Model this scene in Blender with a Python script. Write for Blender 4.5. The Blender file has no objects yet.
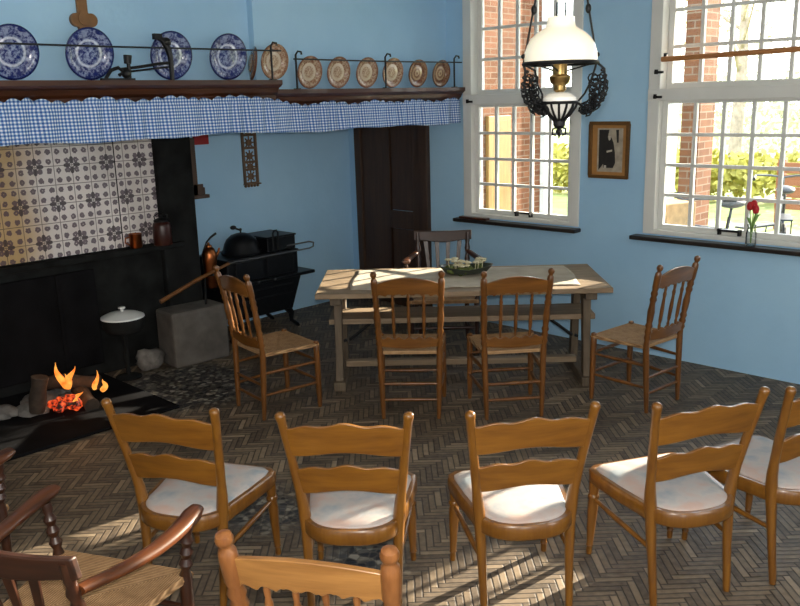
import bpy, bmesh, math, random
from mathutils import Vector, Matrix
random.seed(7)
S = bpy.context.scene
COL = S.collection
PI = math.pi

# ------------------------------------------------------------------ camera, world, sun, flash, exposure
F_PX, YAW, PITCH, ROLL, CAM_H = 837.04, 0.773644, 0.236444, -0.0274138, 2.05
cam = bpy.data.cameras.new('camera'); camo = bpy.data.objects.new('camera', cam); COL.objects.link(camo)
cam.sensor_fit = 'HORIZONTAL'; cam.sensor_width = 36.0; cam.lens = F_PX / 800 * 36.0
cam.clip_start = 0.05; cam.clip_end = 300
fw = Vector((-math.sin(YAW)*math.cos(PITCH), math.cos(YAW)*math.cos(PITCH), -math.sin(PITCH)))
r0 = Vector((math.cos(YAW), math.sin(YAW), 0)); u0 = r0.cross(fw)
rt = math.cos(ROLL)*r0 + math.sin(ROLL)*u0; up = -math.sin(ROLL)*r0 + math.cos(ROLL)*u0
mw = Matrix((rt, up, -fw)).transposed().to_4x4(); mw.translation = (0, 0, CAM_H)
camo.matrix_world = mw
S.camera = camo

wd = bpy.data.worlds.new('world'); S.world = wd; wd.use_nodes = True
wn = wd.node_tree; bgn = wn.nodes['Background']
tcw = wn.nodes.new('ShaderNodeTexCoord'); sxw = wn.nodes.new('ShaderNodeSeparateXYZ'); crw = wn.nodes.new('ShaderNodeValToRGB')
wn.links.new(tcw.outputs['Generated'], sxw.inputs[0]); wn.links.new(sxw.outputs['Z'], crw.inputs[0])
crw.color_ramp.elements[0].position = 0.0; crw.color_ramp.elements[0].color = (1.0, 0.97, 0.92, 1)
crw.color_ramp.elements[1].position = 0.6; crw.color_ramp.elements[1].color = (0.78, 0.88, 1.0, 1)
wn.links.new(crw.outputs[0], bgn.inputs[0]); bgn.inputs[1].default_value = 6.0

sl = bpy.data.lights.new('sun', 'SUN'); slo = bpy.data.objects.new('sun', sl); COL.objects.link(slo)
sl.energy = 30.0; sl.angle = 0.009; sl.color = (1.0, 0.87, 0.68)
SUN_AZ, SUN_EL = math.radians(80), math.radians(18)
sd = Vector((-math.cos(SUN_AZ)*math.cos(SUN_EL), -math.sin(SUN_AZ)*math.cos(SUN_EL), -math.sin(SUN_EL)))
slo.rotation_euler = sd.to_track_quat('-Z', 'Y').to_euler()

# the camera's own flash, just above the lens
fl = bpy.data.lights.new('camera_flash', 'POINT'); flo = bpy.data.objects.new('camera_flash', fl); COL.objects.link(flo)
fl.energy = 290.0; fl.shadow_soft_size = 0.018; fl.color = (1.0, 0.95, 0.88)
flo.location = Vector((0, 0, CAM_H)) + up*0.075 + fw*0.03

S.view_settings.view_transform = 'Standard'; S.view_settings.look = 'None'
S.view_settings.exposure = 0.0; S.view_settings.gamma = 1.0; S.view_settings.use_curve_mapping = False

# ------------------------------------------------------------------ node helpers and materials
class NT:
    def __init__(s, name):
        s.m = bpy.data.materials.new(name); s.m.use_nodes = True; s.t = s.m.node_tree
        s.b = s.t.nodes['Principled BSDF']; s.out = s.t.nodes['Material Output']; s._o = None
    def n(s, typ, **kw):
        x = s.t.nodes.new(typ)
        for k, v in kw.items(): setattr(x, k, v)
        return x
    def put(s, sock, v):
        if v is None: return
        if isinstance(v, bpy.types.NodeSocket): s.t.links.new(v, sock)
        elif isinstance(v, (tuple, list)) and len(v) == 3 and sock.type == 'RGBA': sock.default_value = (*v, 1)
        else: sock.default_value = v
    def op(s, o, a, b=None, c=None):
        x = s.n('ShaderNodeMath', operation=o)
        s.put(x.inputs[0], a); s.put(x.inputs[1], b); s.put(x.inputs[2], c)
        return x.outputs[0]
    def obj(s):
        if s._o is None:
            s._o = s.n('ShaderNodeTexCoord').outputs['Object']
        return s._o
    def xyz(s, v=None):
        x = s.n('ShaderNodeSeparateXYZ'); s.put(x.inputs[0], v or s.obj()); return x.outputs
    def comb(s, x, y, z):
        c = s.n('ShaderNodeCombineXYZ'); s.put(c.inputs[0], x); s.put(c.inputs[1], y); s.put(c.inputs[2], z); return c.outputs[0]
    def scale(s, sc, v=None):
        m = s.n('ShaderNodeMapping'); s.put(m.inputs[0], v or s.obj()); m.inputs['Scale'].default_value = sc; return m.outputs[0]
    def noise(s, sc, det=3, v=None, rough=.5):
        x = s.n('ShaderNodeTexNoise'); s.put(x.inputs['Vector'], v or s.obj()); x.inputs['Scale'].default_value = sc
        x.inputs['Detail'].default_value = det; x.inputs['Roughness'].default_value = rough; return x.outputs['Fac']
    def ramp(s, f, stops):
        x = s.n('ShaderNodeValToRGB'); s.put(x.inputs[0], f); e = x.color_ramp.elements
        while len(e) < len(stops): e.new(.5)
        for q, (p, c) in zip(e, stops): q.position = p; q.color = (*c, 1)
        return x.outputs[0]
    def mix(s, f, a, b, bt='MIX'):
        x = s.n('ShaderNodeMix', data_type='RGBA', blend_type=bt)
        s.put(x.inputs[0], f); s.put(x.inputs[6], a); s.put(x.inputs[7], b); return x.outputs[2]
    def bump(s, h, strength=.3, dist=.01):
        x = s.n('ShaderNodeBump'); s.put(x.inputs['Height'], h); x.inputs['Strength'].default_value = strength
        x.inputs['Distance'].default_value = dist; s.put(s.b.inputs['Normal'], x.outputs[0])
    def set(s, col=None, rough=None, metal=None, coat=None, spec=None, emit=None, es=None, trans=None, alpha=None):
        for k, v in (('Base Color', col), ('Roughness', rough), ('Metallic', metal), ('Coat Weight', coat), ('Specular IOR Level', spec),
                     ('Emission Color', emit), ('Emission Strength', es), ('Transmission Weight', trans), ('Alpha', alpha)):
            if v is not None: s.put(s.b.inputs[k], v)
        return s.m

def hexc(h):
    f = lambda v: v/12.92 if v <= .04045 else ((v+.055)/1.055)**2.4
    return tuple(f(int(h[i:i+2], 16)/255) for i in (0, 2, 4))

def simple(name, col, rough=.6, metal=0, var=.12, nscale=12, coat=None, bump=None, spec=None):
    t = NT(name); c = hexc(col) if isinstance(col, str) else col
    d = tuple(v*(1-var) for v in c); l = tuple(min(1, v*(1+var)) for v in c)
    nz = t.noise(nscale, 4)
    t.set(t.ramp(nz, [(.3, d), (.7, l)]), rough, metal, coat, spec)
    if bump: t.bump(nz, bump, .005)
    return t.m

def wood(name, c0, c1, rough=.35, coat=.3, axis=2, ring=14, bump=.08):
    t = NT(name); sc = [ring, ring, ring]; sc[axis] = ring*.12
    v = t.scale(sc); n1 = t.noise(1.6, 5, v, .6)
    sc2 = [70, 70, 70]; sc2[axis] = 3
    n2 = t.noise(1.0, 2, t.scale(sc2)); f = t.op('ADD', t.op('MULTIPLY', n1, .7), t.op('MULTIPLY', n2, .3))
    t.set(t.ramp(f, [(.33, hexc(c0)), (.66, hexc(c1))]), rough, 0, coat)
    t.bump(n2, bump, .002)
    return t.m

M = {}
M['chair'] = wood('honey_beech', '603A12', '805419', .3, .35)
M['chair_slat'] = wood('honey_beech_slat', '683F12', '8A5B1D', .3, .35, axis=0)
M['oak'] = wood('spindle_oak', '50300F', '7A4C1F', .33, .3)
M['oak_rail'] = wood('spindle_oak_rail', '5A3612', '865622', .33, .3, axis=0)
M['pale_oak'] = wood('pale_oak', '6A3E1E', '8E5C30', .33, .3)
M['pale_oak_rail'] = wood('pale_oak_rail', '7E5429', 'A6763F', .35, .25, axis=0)
M['dark_oak'] = wood('dark_oak', '20100A', '3C1E0E', .36, .25)
M['dark_oak_rail'] = wood('dark_oak_rail', '221109', '3C1E0E', .5, .05, axis=0)
M['arm_wood'] = wood('worn_arm_wood', '301709', '5C3012', .34, .3, axis=1)
M['mantel'] = wood('mantel_oak', '2E1509', '4E2711', .4, .2, axis=1, ring=9)
M['door'] = wood('door_oak', '2C1B11', '47301F', .5, .1, ring=8)
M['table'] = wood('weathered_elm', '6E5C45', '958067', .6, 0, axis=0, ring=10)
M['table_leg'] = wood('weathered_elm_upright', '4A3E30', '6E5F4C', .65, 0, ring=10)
M['old_wood'] = wood('old_carved_wood', '4A3828', '7A6048', .6, 0)
M['rod_wood'] = wood('rod_wood', '9C6438', 'BC8450', .5, .1, axis=0)
M['tan_door'] = wood('tan_door', '7E5828', '9A7238', .6, 0)
M['iron'] = simple('black_iron', '17181A', .5, .4, .2, 30, bump=.1)
M['stove'] = simple('blacked_cast_iron', '17191D', .42, .55, .25, 22, bump=.08)
M['soot'] = simple('soot', '1B1C1C', .9, 0, .5, 6, bump=.3, spec=.12)
M['hearth_iron'] = simple('hearth_iron', '121214', .9, 0, .4, 5, bump=.2, spec=.08)
M['white_paint'] = simple('white_paint', 'D9DAD6', .45, 0, .03, 5)
M['sill'] = simple('dark_sill', '221C1A', .35, 0, .15, 14)
M['brass'] = simple('brass', 'A58A58', .35, 1, .1, 20)
M['copper'] = simple('copper', '9A5A34', .3, 1, .15, 20)
M['canister'] = simple('brown_enamel', '33140E', .35, 0, .15, 20)
M['white_enamel'] = simple('white_enamel', 'E4E6E4', .25, 0, .03, 10)
M['stone'] = simple('grey_stone', '5A5550', .85, 0, .25, 9, bump=.5)
M['ash'] = simple('ash', '6E6A66', .95, 0, .35, 18, bump=.5)
M['log'] = simple('charred_log', '3B2E24', .9, 0, .5, 16, bump=.6)
M['red'] = simple('red_card', '9A1F22', .6, 0, .05, 8)
M['lead'] = simple('ceramic_dark_green', '343A30', .5, 0, .2, 20)
M['moss'] = simple('moss', '56602E', .9, 0, .35, 40, bump=.6)
M['dry'] = simple('dried_petals', 'C8C0A0', .9, 0, .2, 40)
M['tulip'] = simple('tulip_red', 'B4141C', .5, 0, .15, 30)
M['leaf'] = simple('tulip_leaf', '6E9440', .5, 0, .15, 20)
M['cross'] = simple('cross_wood', '7A5632', .6, 0, .15, 20)
M['photo_bg'] = simple('photo_grey', 'A29888', .6, 0, .25, 18)
M['photo_dark'] = simple('photo_dark', '1F1C1A', .6, 0, .3, 30)
M['photo_light'] = simple('photo_light', 'B7B0A2', .6, 0, .1, 30)
M['mat_tan'] = simple('tan_mount', 'A5763F', .7, 0, .08, 20)
M['frame_gold'] = simple('worn_gilt', '6B4A22', .5, .3, .15, 30)
M['grass'] = simple('lawn', '8E9858', .95, 0, .3, 3)
M['paving'] = simple('pale_paving', 'A39A88', .9, 0, .12, 3)
M['bike'] = simple('bike_black', '1C1D20', .4, .3, .1, 10)
M['bike_silver'] = simple('bike_silver', '55575A', .45, .7, .1, 10)
M['rubber'] = simple('tyre_rubber', '1A1A1A', .8, 0, .1, 10)
M['saddle'] = simple('saddle_grey', '343434', .5, 0, .1, 10)
M['basket'] = simple('crate_tan', '8A6E4C', .8, 0, .2, 20)
M['mist_paled_bark'] = simple('mist_paled_bark', '9A8E80', .95, 0, .3, 8, bump=.5)  # trunk colour lightened to stand in for mist
M['mist_leaf'] = simple('mist_tinted_leaves', 'C4C8B0', .9, 0, .12, 2)  # mist over the far shrubs is painted into this pale colour
M['fence'] = wood('fence_wood', '7A4A30', '8E5C40', .8, 0, axis=0)
M['twig_leaf'] = simple('mist_paled_spring_leaves', 'D4CCA0', .8, 0, .3, 2)  # leaf colour made paler to imitate misty air
M['hedge_leaf'] = simple('hedge_leaves', 'A8A24A', .8, 0, .3, 2)
M['plain'] = simple('unseen_plaster', 'B9C3CB', .9, 0, .04, 3)
M['ceiling'] = simple('ceiling_paint', 'D8D6CE', .9, 0, .03, 3)
M['wire'] = simple('rail_iron', '2A2E34', .5, .4, .1, 20)

def plaster():
    t = NT('blue_plaster'); n1 = t.noise(.9, 4); n2 = t.noise(14, 5); n3 = t.noise(3.5, 6)
    c = t.ramp(n1, [(.3, hexc('9DC6E6')), (.7, hexc('ACD3EE'))])
    c = t.mix(t.op('MULTIPLY', t.op('SUBTRACT', n3, .5), .5), c, hexc('8CB3D2'))
    t.set(c, .8, spec=.25); t.bump(t.op('ADD', n2, t.op('MULTIPLY', n3, 2)), .25, .008)
    return t.m
M['blue'] = plaster()

def floor_mat():
    t = NT('brick_herringbone'); n = 5.0; w = .034
    x, y, z = t.xyz()
    u = t.op('MULTIPLY', t.op('ADD', x, y), .70711/w); v = t.op('MULTIPLY', t.op('SUBTRACT', y, x), .70711/w)
    wob = t.op('MULTIPLY', t.op('SUBTRACT', t.noise(3, 3), .5), .35)
    u = t.op('ADD', u, wob); v = t.op('ADD', v, wob)
    i = t.op('FLOOR', u); j = t.op('FLOOR', v); fu = t.op('FRACT', u); fv = t.op('FRACT', v)
    s = t.op('FLOORED_MODULO', t.op('SUBTRACT', i, j), 2*n)
    h = t.op('LESS_THAN', s, n-.5)
    def sel(a, b): return t.op('ADD', t.op('MULTIPLY', h, a), t.op('MULTIPLY', t.op('SUBTRACT', 1.0, h), b))
    tt = t.op('SUBTRACT', 2*n-1, s)
    along = sel(t.op('ADD', s, fu), t.op('ADD', tt, fv)); across = sel(fv, fu)
    e = t.op('MINIMUM', t.op('MINIMUM', across, t.op('SUBTRACT', 1.0, across)), t.op('MINIMUM', along, t.op('SUBTRACT', n, along)))
    idx = sel(t.op('SUBTRACT', i, s), t.op('ADD', i, .37)); idy = sel(j, t.op('ADD', t.op('SUBTRACT', j, tt), .61))
    wn_ = t.n('ShaderNodeTexWhiteNoise', noise_dimensions='2D'); t.put(wn_.inputs['Vector'], t.comb(idx, idy, 0.0))
    rnd = wn_.outputs['Value']
    brick = t.ramp(rnd, [(0, hexc('40372E')), (.45, hexc('685A4B')), (.78, hexc('85745F')), (.92, hexc('9C8971')), (1, hexc('B09C82'))])
    brick = t.mix(.35, brick, t.ramp(t.noise(30, 4), [(.3, hexc('3C332B')), (.7, hexc('927F69'))]))
    big = t.noise(.8, 3)
    brick = t.mix(t.op('MULTIPLY', big, .45), brick, hexc('4A4036'))
    mort = t.op('SMOOTH_MIN', t.op('DIVIDE', e, .16), 1.0, .2)
    col = t.mix(mort, hexc('241F1B'), brick)
    # pebble mosaic patches around the hearth
    vo = t.n('ShaderNodeTexVoronoi', feature='DISTANCE_TO_EDGE'); t.put(vo.inputs['Vector'], t.obj()); vo.inputs['Scale'].default_value = 26
    vc = t.n('ShaderNodeTexVoronoi'); t.put(vc.inputs['Vector'], t.obj()); vc.inputs['Scale'].default_value = 26
    sepc = t.n('ShaderNodeSeparateColor'); t.put(sepc.inputs[0], vc.outputs['Color'])
    peb = t.ramp(sepc.outputs[0], [(0, hexc('14151A')), (.5, hexc('2A2B30')), (.75, hexc('6C6860')), (1, hexc('8C867A'))])
    pe = t.op('MINIMUM', t.op('MULTIPLY', vo.outputs['Distance'], 6), 1.0)
    peb = t.mix(pe, hexc('4C4740'), peb)
    def disc(cx, cy, r, k=6):
        d = t.op('SQRT', t.op('ADD', t.op('POWER', t.op('SUBTRACT', x, cx), 2), t.op('POWER', t.op('SUBTRACT', y, cy), 2)))
        d = t.op('ADD', d, t.op('MULTIPLY', t.op('SUBTRACT', t.noise(3, 2), .5), .3))
        return t.op('MINIMUM', t.op('MAXIMUM', t.op('MULTIPLY', t.op('SUBTRACT', r, d), k), 0.0), 1.0)
    mk = t.op('MAXIMUM', t.op('MAXIMUM', disc(-5.35, 3.2, .62), disc(-2.55, 2.33, .3)), disc(-3.3, 2.33, .33))
    col = t.mix(mk, col, peb)
    t.set(col, t.op('ADD', .42, t.op('MULTIPLY', t.noise(20, 3), .3)), spec=.4)
    t.bump(t.op('ADD', t.op('MULTIPLY', mort, .6), t.op('MULTIPLY', rnd, .35)), .55, .006)
    return t.m
M['floor'] = floor_mat()

def tile_mat():
    t = NT('delft_tiles'); x, y, z = t.xyz(); T = .138
    a = t.op('DIVIDE', y, T); b = t.op('DIVIDE', z, T)
    fa, fb = t.op('FRACT', a), t.op('FRACT', b)
    def edge(f): return t.op('MINIMUM', f, t.op('SUBTRACT', 1.0, f))
    e = t.op('MINIMUM', edge(fa), edge(fb))
    base = t.ramp(t.noise(2.0, 4), [(.3, hexc('CEC6C0')), (.55, hexc('E4DDDA')), (.75, hexc('EAE2DC'))])
    yell = t.op('MINIMUM', t.op('MAXIMUM', t.op('MULTIPLY', t.op('SUBTRACT', .86, t.op('ADD', y, t.op('MULTIPLY', t.noise(2.2, 3), .5))), 4.0), 0.0), 1.0)
    base = t.mix(t.op('MULTIPLY', yell, .8), base, hexc('B08A3E'))
    # small flower spots: four on each tile
    da = t.op('SUBTRACT', t.op('FRACT', t.op('MULTIPLY', a, 2.0)), .5); db = t.op('SUBTRACT', t.op('FRACT', t.op('MULTIPLY', b, 2.0)), .5)
    d = t.op('SQRT', t.op('ADD', t.op('MULTIPLY', da, da), t.op('MULTIPLY', db, db)))
    dn = t.op('ADD', d, t.op('MULTIPLY', t.op('SUBTRACT', t.noise(60, 2), .5), .34))
    spot = t.op('MULTIPLY', t.op('LESS_THAN', dn, .29), t.op('GREATER_THAN', dn, .02))
    col = t.mix(t.op('MULTIPLY', spot, .85), base, hexc('4A3648'))
    # big corner flowers on alternate tile corners
    def flower(oa, ob):
        ca = t.op('SUBTRACT', t.op('FRACT', t.op('ADD', t.op('DIVIDE', a, 2.0), oa)), .5); cb = t.op('SUBTRACT', t.op('FRACT', t.op('ADD', t.op('DIVIDE', b, 4.0), ob)), .5)
        ca = t.op('MULTIPLY', ca, 2.0); cb = t.op('MULTIPLY', cb, 4.0)
        r = t.op('SQRT', t.op('ADD', t.op('MULTIPLY', ca, ca), t.op('MULTIPLY', cb, cb)))
        an = t.op('ARCTAN2', cb, ca)
        lim = t.op('ADD', .3, t.op('MULTIPLY', t.op('COSINE', t.op('MULTIPLY', an, 4.0)), .16))
        return t.op('MULTIPLY', t.op('LESS_THAN', r, lim), t.op('GREATER_THAN', r, .1))
    fl_ = t.op('MAXIMUM', flower(0.0, 0.0), flower(.5, .5))
    col = t.mix(t.op('MULTIPLY', fl_, .88), col, hexc('2C1B2C'))
    g = t.op('MULTIPLY', t.op('LESS_THAN', e, .02), .75)
    col = t.mix(g, col, hexc('3A332E'))
    t.set(col, .3, coat=.2)
    return t.m
M['tiles'] = tile_mat()

def gingham():
    t = NT('blue_gingham'); x, y, z = t.xyz(); p = .021
    a = t.op('GREATER_THAN', t.op('FRACT', t.op('DIVIDE', y, p)), .52); b = t.op('GREATER_THAN', t.op('FRACT', t.op('DIVIDE', z, p)), .52)
    s = t.op('MULTIPLY', t.op('ADD', a, b), .5)
    t.set(t.ramp(s, [(0, hexc('33589C')), (.5, hexc('7A9CCB')), (1, hexc('DDE4EE'))]), .9, spec=.2)
    return t.m
M['gingham'] = gingham()

def plate_mat(name, stops, nsc, rstops, c0, c1):
    # rings by radius in the plate's own x-y plane
    t = NT(name); x, y, z = t.xyz()
    r = t.op('SQRT', t.op('ADD', t.op('MULTIPLY', x, x), t.op('MULTIPLY', y, y)))
    nz = t.noise(nsc, 4, None, .65)
    pat = t.ramp(nz, [(.42, c0), (.58, c1)])
    k = t.ramp(t.op('DIVIDE', r, .2), rstops)           # 0 = pattern, white value mixes to plain
    sep = t.n('ShaderNodeSeparateColor'); t.put(sep.inputs[0], k)
    col = t.mix(sep.outputs[0], pat, stops[0]); col = t.mix(sep.outputs[1], col, stops[1])
    t.set(col, .18, coat=.4)
    return t.m
# R channel -> plain cream/white, G channel -> solid ring colour
M['blue_plate'] = plate_mat('blue_printed_plate', [hexc('DCE2EE'), hexc('101C58')], 40,
    [(0, (0, .3, 0)), (.33, (0, .5, 0)), (.36, (.55, 0, 0)), (.40, (.7, 0, 0)), (.43, (0, .4, 0)), (.70, (0, .45, 0)), (.73, (0, 1, 0))], hexc('13236C'), hexc('B4C2E4'))
M['brown_plate'] = plate_mat('brown_printed_plate', [hexc('CBBBA4'), hexc('7A4A34')], 70,
    [(0, (.2, 0, 0)), (.2, (.2, .2, 0)), (.25, (.95, 0, 0)), (.33, (.95, 0, 0)), (.35, (0, .3, 0)), (.52, (0, .25, 0)), (.55, (0, .8, 0))], hexc('8A6248'), hexc('CDB9A0'))
M['brown_dark_plate'] = plate_mat('dark_brown_printed_plate', [hexc('C9B08E'), hexc('5A2C1C')], 70,
    [(0, (0, .8, 0)), (.1, (.8, 0, 0)), (.16, (0, .7, 0)), (.26, (.9, 0, 0)), (.33, (0, .75, 0)), (.5, (.2, .5, 0)), (.55, (0, .9, 0))], hexc('7A4428'), hexc('C0A27E'))

def rush():
    t = NT('woven_rush'); x, y, z = t.xyz()
    m = t.op('MAXIMUM', t.op('DIVIDE', t.op('ABSOLUTE', x), .22), t.op('DIVIDE', t.op('ABSOLUTE', y), .2))
    s = t.op('SINE', t.op('MULTIPLY', m, 150.0)); nz = t.noise(25, 4)
    f = t.op('ADD', t.op('MULTIPLY', t.op('ADD', t.op('MULTIPLY', s, .5), .5), .45), t.op('MULTIPLY', nz, .55))
    t.set(t.ramp(f, [(.2, hexc('6E5236')), (.55, hexc('A07C56')), (.85, hexc('BC9870'))]), .75, spec=.3); t.bump(s, .5, .004)
    return t.m
M['rush'] = rush()

def upholstery():
    t = NT('pale_upholstery'); a = t.noise(9, 3); b = t.noise(7, 3, t.scale((1, 1.6, 1), None)); f = t.noise(300, 2)
    c = t.ramp(a, [(.32, hexc('88969F')), (.5, hexc('AFA9A6')), (.68, hexc('B89A8C'))])
    c = t.mix(t.op('MULTIPLY', b, .6), c, hexc('ABA7A6'))
    t.set(c, .9, spec=.2); t.bump(f, .3, .002)
    return t.m
M['seat_cloth'] = upholstery()

def cloth():
    t = NT('cream_cloth'); x, y, z = t.xyz()
    s = t.op('MULTIPLY', t.op('SINE', t.op('MULTIPLY', x, 420)), t.op('SINE', t.op('MULTIPLY', y, 420)))
    t.set(t.ramp(t.noise(6, 3), [(.3, hexc('A89E8E')), (.7, hexc('BDB3A2'))]), .9, spec=.2); t.bump(s, .25, .002)
    return t.m
M['cloth'] = cloth()

def brick(name, a, b, m):
    t = NT(name); x, y, z = t.xyz()
    bt = t.n('ShaderNodeTexBrick'); t.put(bt.inputs['Vector'], t.comb(t.op('ADD', x, y), z, 0.0))
    bt.inputs['Scale'].default_value = 1; bt.inputs['Brick Width'].default_value = .22; bt.inputs['Row Height'].default_value = .065
    bt.inputs['Mortar Size'].default_value = .006; t.put(bt.inputs['Color1'], hexc(a)); t.put(bt.inputs['Color2'], hexc(b)); t.put(bt.inputs['Mortar'], hexc(m))
    t.set(t.mix(.3, bt.outputs['Color'], t.ramp(t.noise(8, 4), [(.3, hexc(a)), (.7, hexc(b))])), .9, spec=.2)
    return t.m
M['brick'] = brick('red_brick', '57341F', '7A5038', '7E7264')

def glass():
    t = NT('window_glass'); tr = t.n('ShaderNodeBsdfTransparent'); gl = t.n('ShaderNodeBsdfGlossy'); gl.inputs['Roughness'].default_value = .02
    tr.inputs[0].default_value = (.96, .97, .97, 1)
    fr = t.n('ShaderNodeFresnel'); fr.inputs['IOR'].default_value = 1.3
    mx = t.n('ShaderNodeMixShader'); t.put(mx.inputs[0], fr.outputs[0]); t.put(mx.inputs[1], tr.outputs[0]); t.put(mx.inputs[2], gl.outputs[0])
    t.put(t.out.inputs['Surface'], mx.outputs[0]); return t.m
M['glass'] = glass()

def emis(name, stops, strength, nsc=20):
    t = NT(name); t.set((0, 0, 0), .9, emit=t.ramp(t.noise(nsc, 3), stops), es=strength); return t.m
M['flame'] = emis('flame', [(.3, (1, .16, .012)), (.65, (1, .42, .07))], 1.35)
M['ember'] = emis('ember', [(.42, (.02, .005, .003)), (.54, (.5, .035, .008)), (.72, (1, .16, .03))], 1.3, 30)
t = NT('lit_milk_glass'); M['milk'] = t.set(hexc('F2EDDC'), .25, emit=(1, .9, .68), es=.42, coat=.3)
t = NT('glowing_porcelain'); M['porcelain'] = t.set(hexc('F4F2EA'), .2, coat=.4, emit=(1, .95, .82), es=.12)  # faint warm emission makes the lamp's white font and bell glow

# ------------------------------------------------------------------ mesh helpers
def frame_of(d):
    d = d.normalized(); a = Vector((0, 0, 1)) if abs(d.z) < .9 else Vector((1, 0, 0))
    x = a.cross(d).normalized(); return x, d.cross(x)

class MB:
    def __init__(s): s.v = []; s.f = []
    def add(s, vs, fs):
        o = len(s.v); s.v += [tuple(v) for v in vs]; s.f += [tuple(i+o for i in f) for f in fs]; return s
    def box(s, x0, x1, y0, y1, z0, z1, m=None):
        vs = [Vector((x, y, z)) for z in (z0, z1) for y in (y0, y1) for x in (x0, x1)]
        if m: vs = [m @ v for v in vs]
        return s.add(vs, [(0, 2, 3, 1), (4, 5, 7, 6), (0, 1, 5, 4), (2, 6, 7, 3), (0, 4, 6, 2), (1, 3, 7, 5)])
    def tube(s, pts, rad, n=10, caps=True, flat=None):
        # pts list of points, rad number or list; flat=(ax, k) squashes
        P = [Vector(p) for p in pts]; R = rad if isinstance(rad, (list, tuple)) else [rad]*len(P)
        vs = []; X = None
        for i, p in enumerate(P):
            d = (P[min(i+1, len(P)-1)] - P[max(i-1, 0)])
            if X is None: X, Y = frame_of(d)
            else:
                dn = d.normalized(); X = (X - dn*X.dot(dn)).normalized(); Y = dn.cross(X)
            for k in range(n):
                a = 2*PI*k/n; vs.append(p + (X*math.cos(a) + Y*math.sin(a))*R[i])
        fs = []
        for i in range(len(P)-1):
            for k in range(n):
                a, b = i*n+k, i*n+(k+1) % n; fs.append((a, b, b+n, a+n))
        if caps: fs += [tuple(reversed(range(n))), tuple(range((len(P)-1)*n, len(P)*n))]
        return s.add(vs, fs)
    def turned(s, p0, p1, prof, n=12):
        # prof: list of (t, radius) along p0..p1
        p0, p1 = Vector(p0), Vector(p1)
        return s.tube([p0.lerp(p1, t) for t, r in prof], [r for t, r in prof], n)
    def lathe(s, prof, n=28, c=(0, 0, 0), m=None):
        # prof: (r, z) list, spun round z
        vs = []
        for r, z in prof:
            for k in range(n):
                a = 2*PI*k/n; q = Vector((c[0]+r*math.cos(a), c[1]+r*math.sin(a), c[2]+z)); vs.append(m @ q if m else q)
        fs = []
        for i in range(len(prof)-1):
            for k in range(n):
                a, b = i*n+k, i*n+(k+1) % n; fs.append((a, b, b+n, a+n))
        if prof[0][0] > 1e-5: fs.append(tuple(reversed(range(n))))
        if prof[-1][0] > 1e-5: fs.append(tuple(range((len(prof)-1)*n, len(prof)*n)))
        return s.add(vs, fs)
    def ball(s, c, r, n=12, sq=(1, 1, 1)):
        prof = [(max(1e-6, math.sin(PI*i/n)), -math.cos(PI*i/n)) for i in range(n+1)]
        m = Matrix.Translation(c) @ Matrix.Diagonal((r*sq[0], r*sq[1], r*sq[2], 1))
        return s.lathe(prof, n+4, m=m)
    def strip(s, rows, close=False):
        # rows: list of equal-length point lists -> grid of quads
        n = len(rows[0]); vs = [p for r in rows for p in r]; fs = []
        for i in range(len(rows)-1):
            for k in range(n-(0 if close else 1)):
                a, b = i*n+k, i*n+(k+1) % n; fs.append((a, b, b+n, a+n))
        return s.add(vs, fs)
    def board(s, xs, top, bot, depth, thick):
        # board along x: functions top(x), bot(x) -> z ; depth(x, z) -> y of its front; thick along y
        vs = []; fs = []
        for x in xs:
            for z in (bot(x), top(x)):
                y = depth(x, z)
                vs += [(x, y, z), (x, y+thick, z)]
        for i in range(len(xs)-1):
            a = i*4; b = a+4
            fs += [(a, b, b+2, a+2), (a+1, a+3, b+3, b+1), (a+2, b+2, b+3, a+3), (a, a+1, b+1, b)]
        e = (len(xs)-1)*4
        fs += [(0, 2, 3, 1), (e, e+1, e+3, e+2)]
        return s.add(vs, fs)
    def prism(s, poly, axis, a, b):
        # poly in the two other axes (cyclic order), extruded from a to b along axis
        def mk(p, t):
            return {0: (t, p[0], p[1]), 1: (p[0], t, p[1]), 2: (p[0], p[1], t)}[axis]
        n = len(poly); vs = [mk(p, a) for p in poly] + [mk(p, b) for p in poly]
        fs = [tuple(range(n)), tuple(reversed(range(n, 2*n)))] + [(i, n+i, n+(i+1) % n, (i+1) % n) for i in range(n)]
        return s.add(vs, fs)
    def build(s, name, mat, parent=None, smooth=False, bevel=0, loc=None, sub=0, angle=40):
        me = bpy.data.meshes.new(name); me.from_pydata(s.v, [], s.f)
        bm = bmesh.new(); bm.from_mesh(me); bmesh.ops.remove_doubles(bm, verts=bm.verts, dist=1e-6); bmesh.ops.recalc_face_normals(bm, faces=bm.faces); bm.to_mesh(me); bm.free()
        o = bpy.data.objects.new(name, me); COL.objects.link(o); me.materials.append(M[mat])
        if smooth:
            me.polygons.foreach_set('use_smooth', [True]*len(me.polygons))
            if angle: me.set_sharp_from_angle(angle=math.radians(angle))
        if bevel:
            b = o.modifiers.new('bevel', 'BEVEL'); b.width = bevel; b.segments = 2; b.limit_method = 'ANGLE'; b.angle_limit = math.radians(40)
        if sub:
            b = o.modifiers.new('sub', 'SUBSURF'); b.levels = sub; b.render_levels = sub
        if parent: o.parent = parent
        if loc: o.location = loc
        return o

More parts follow.
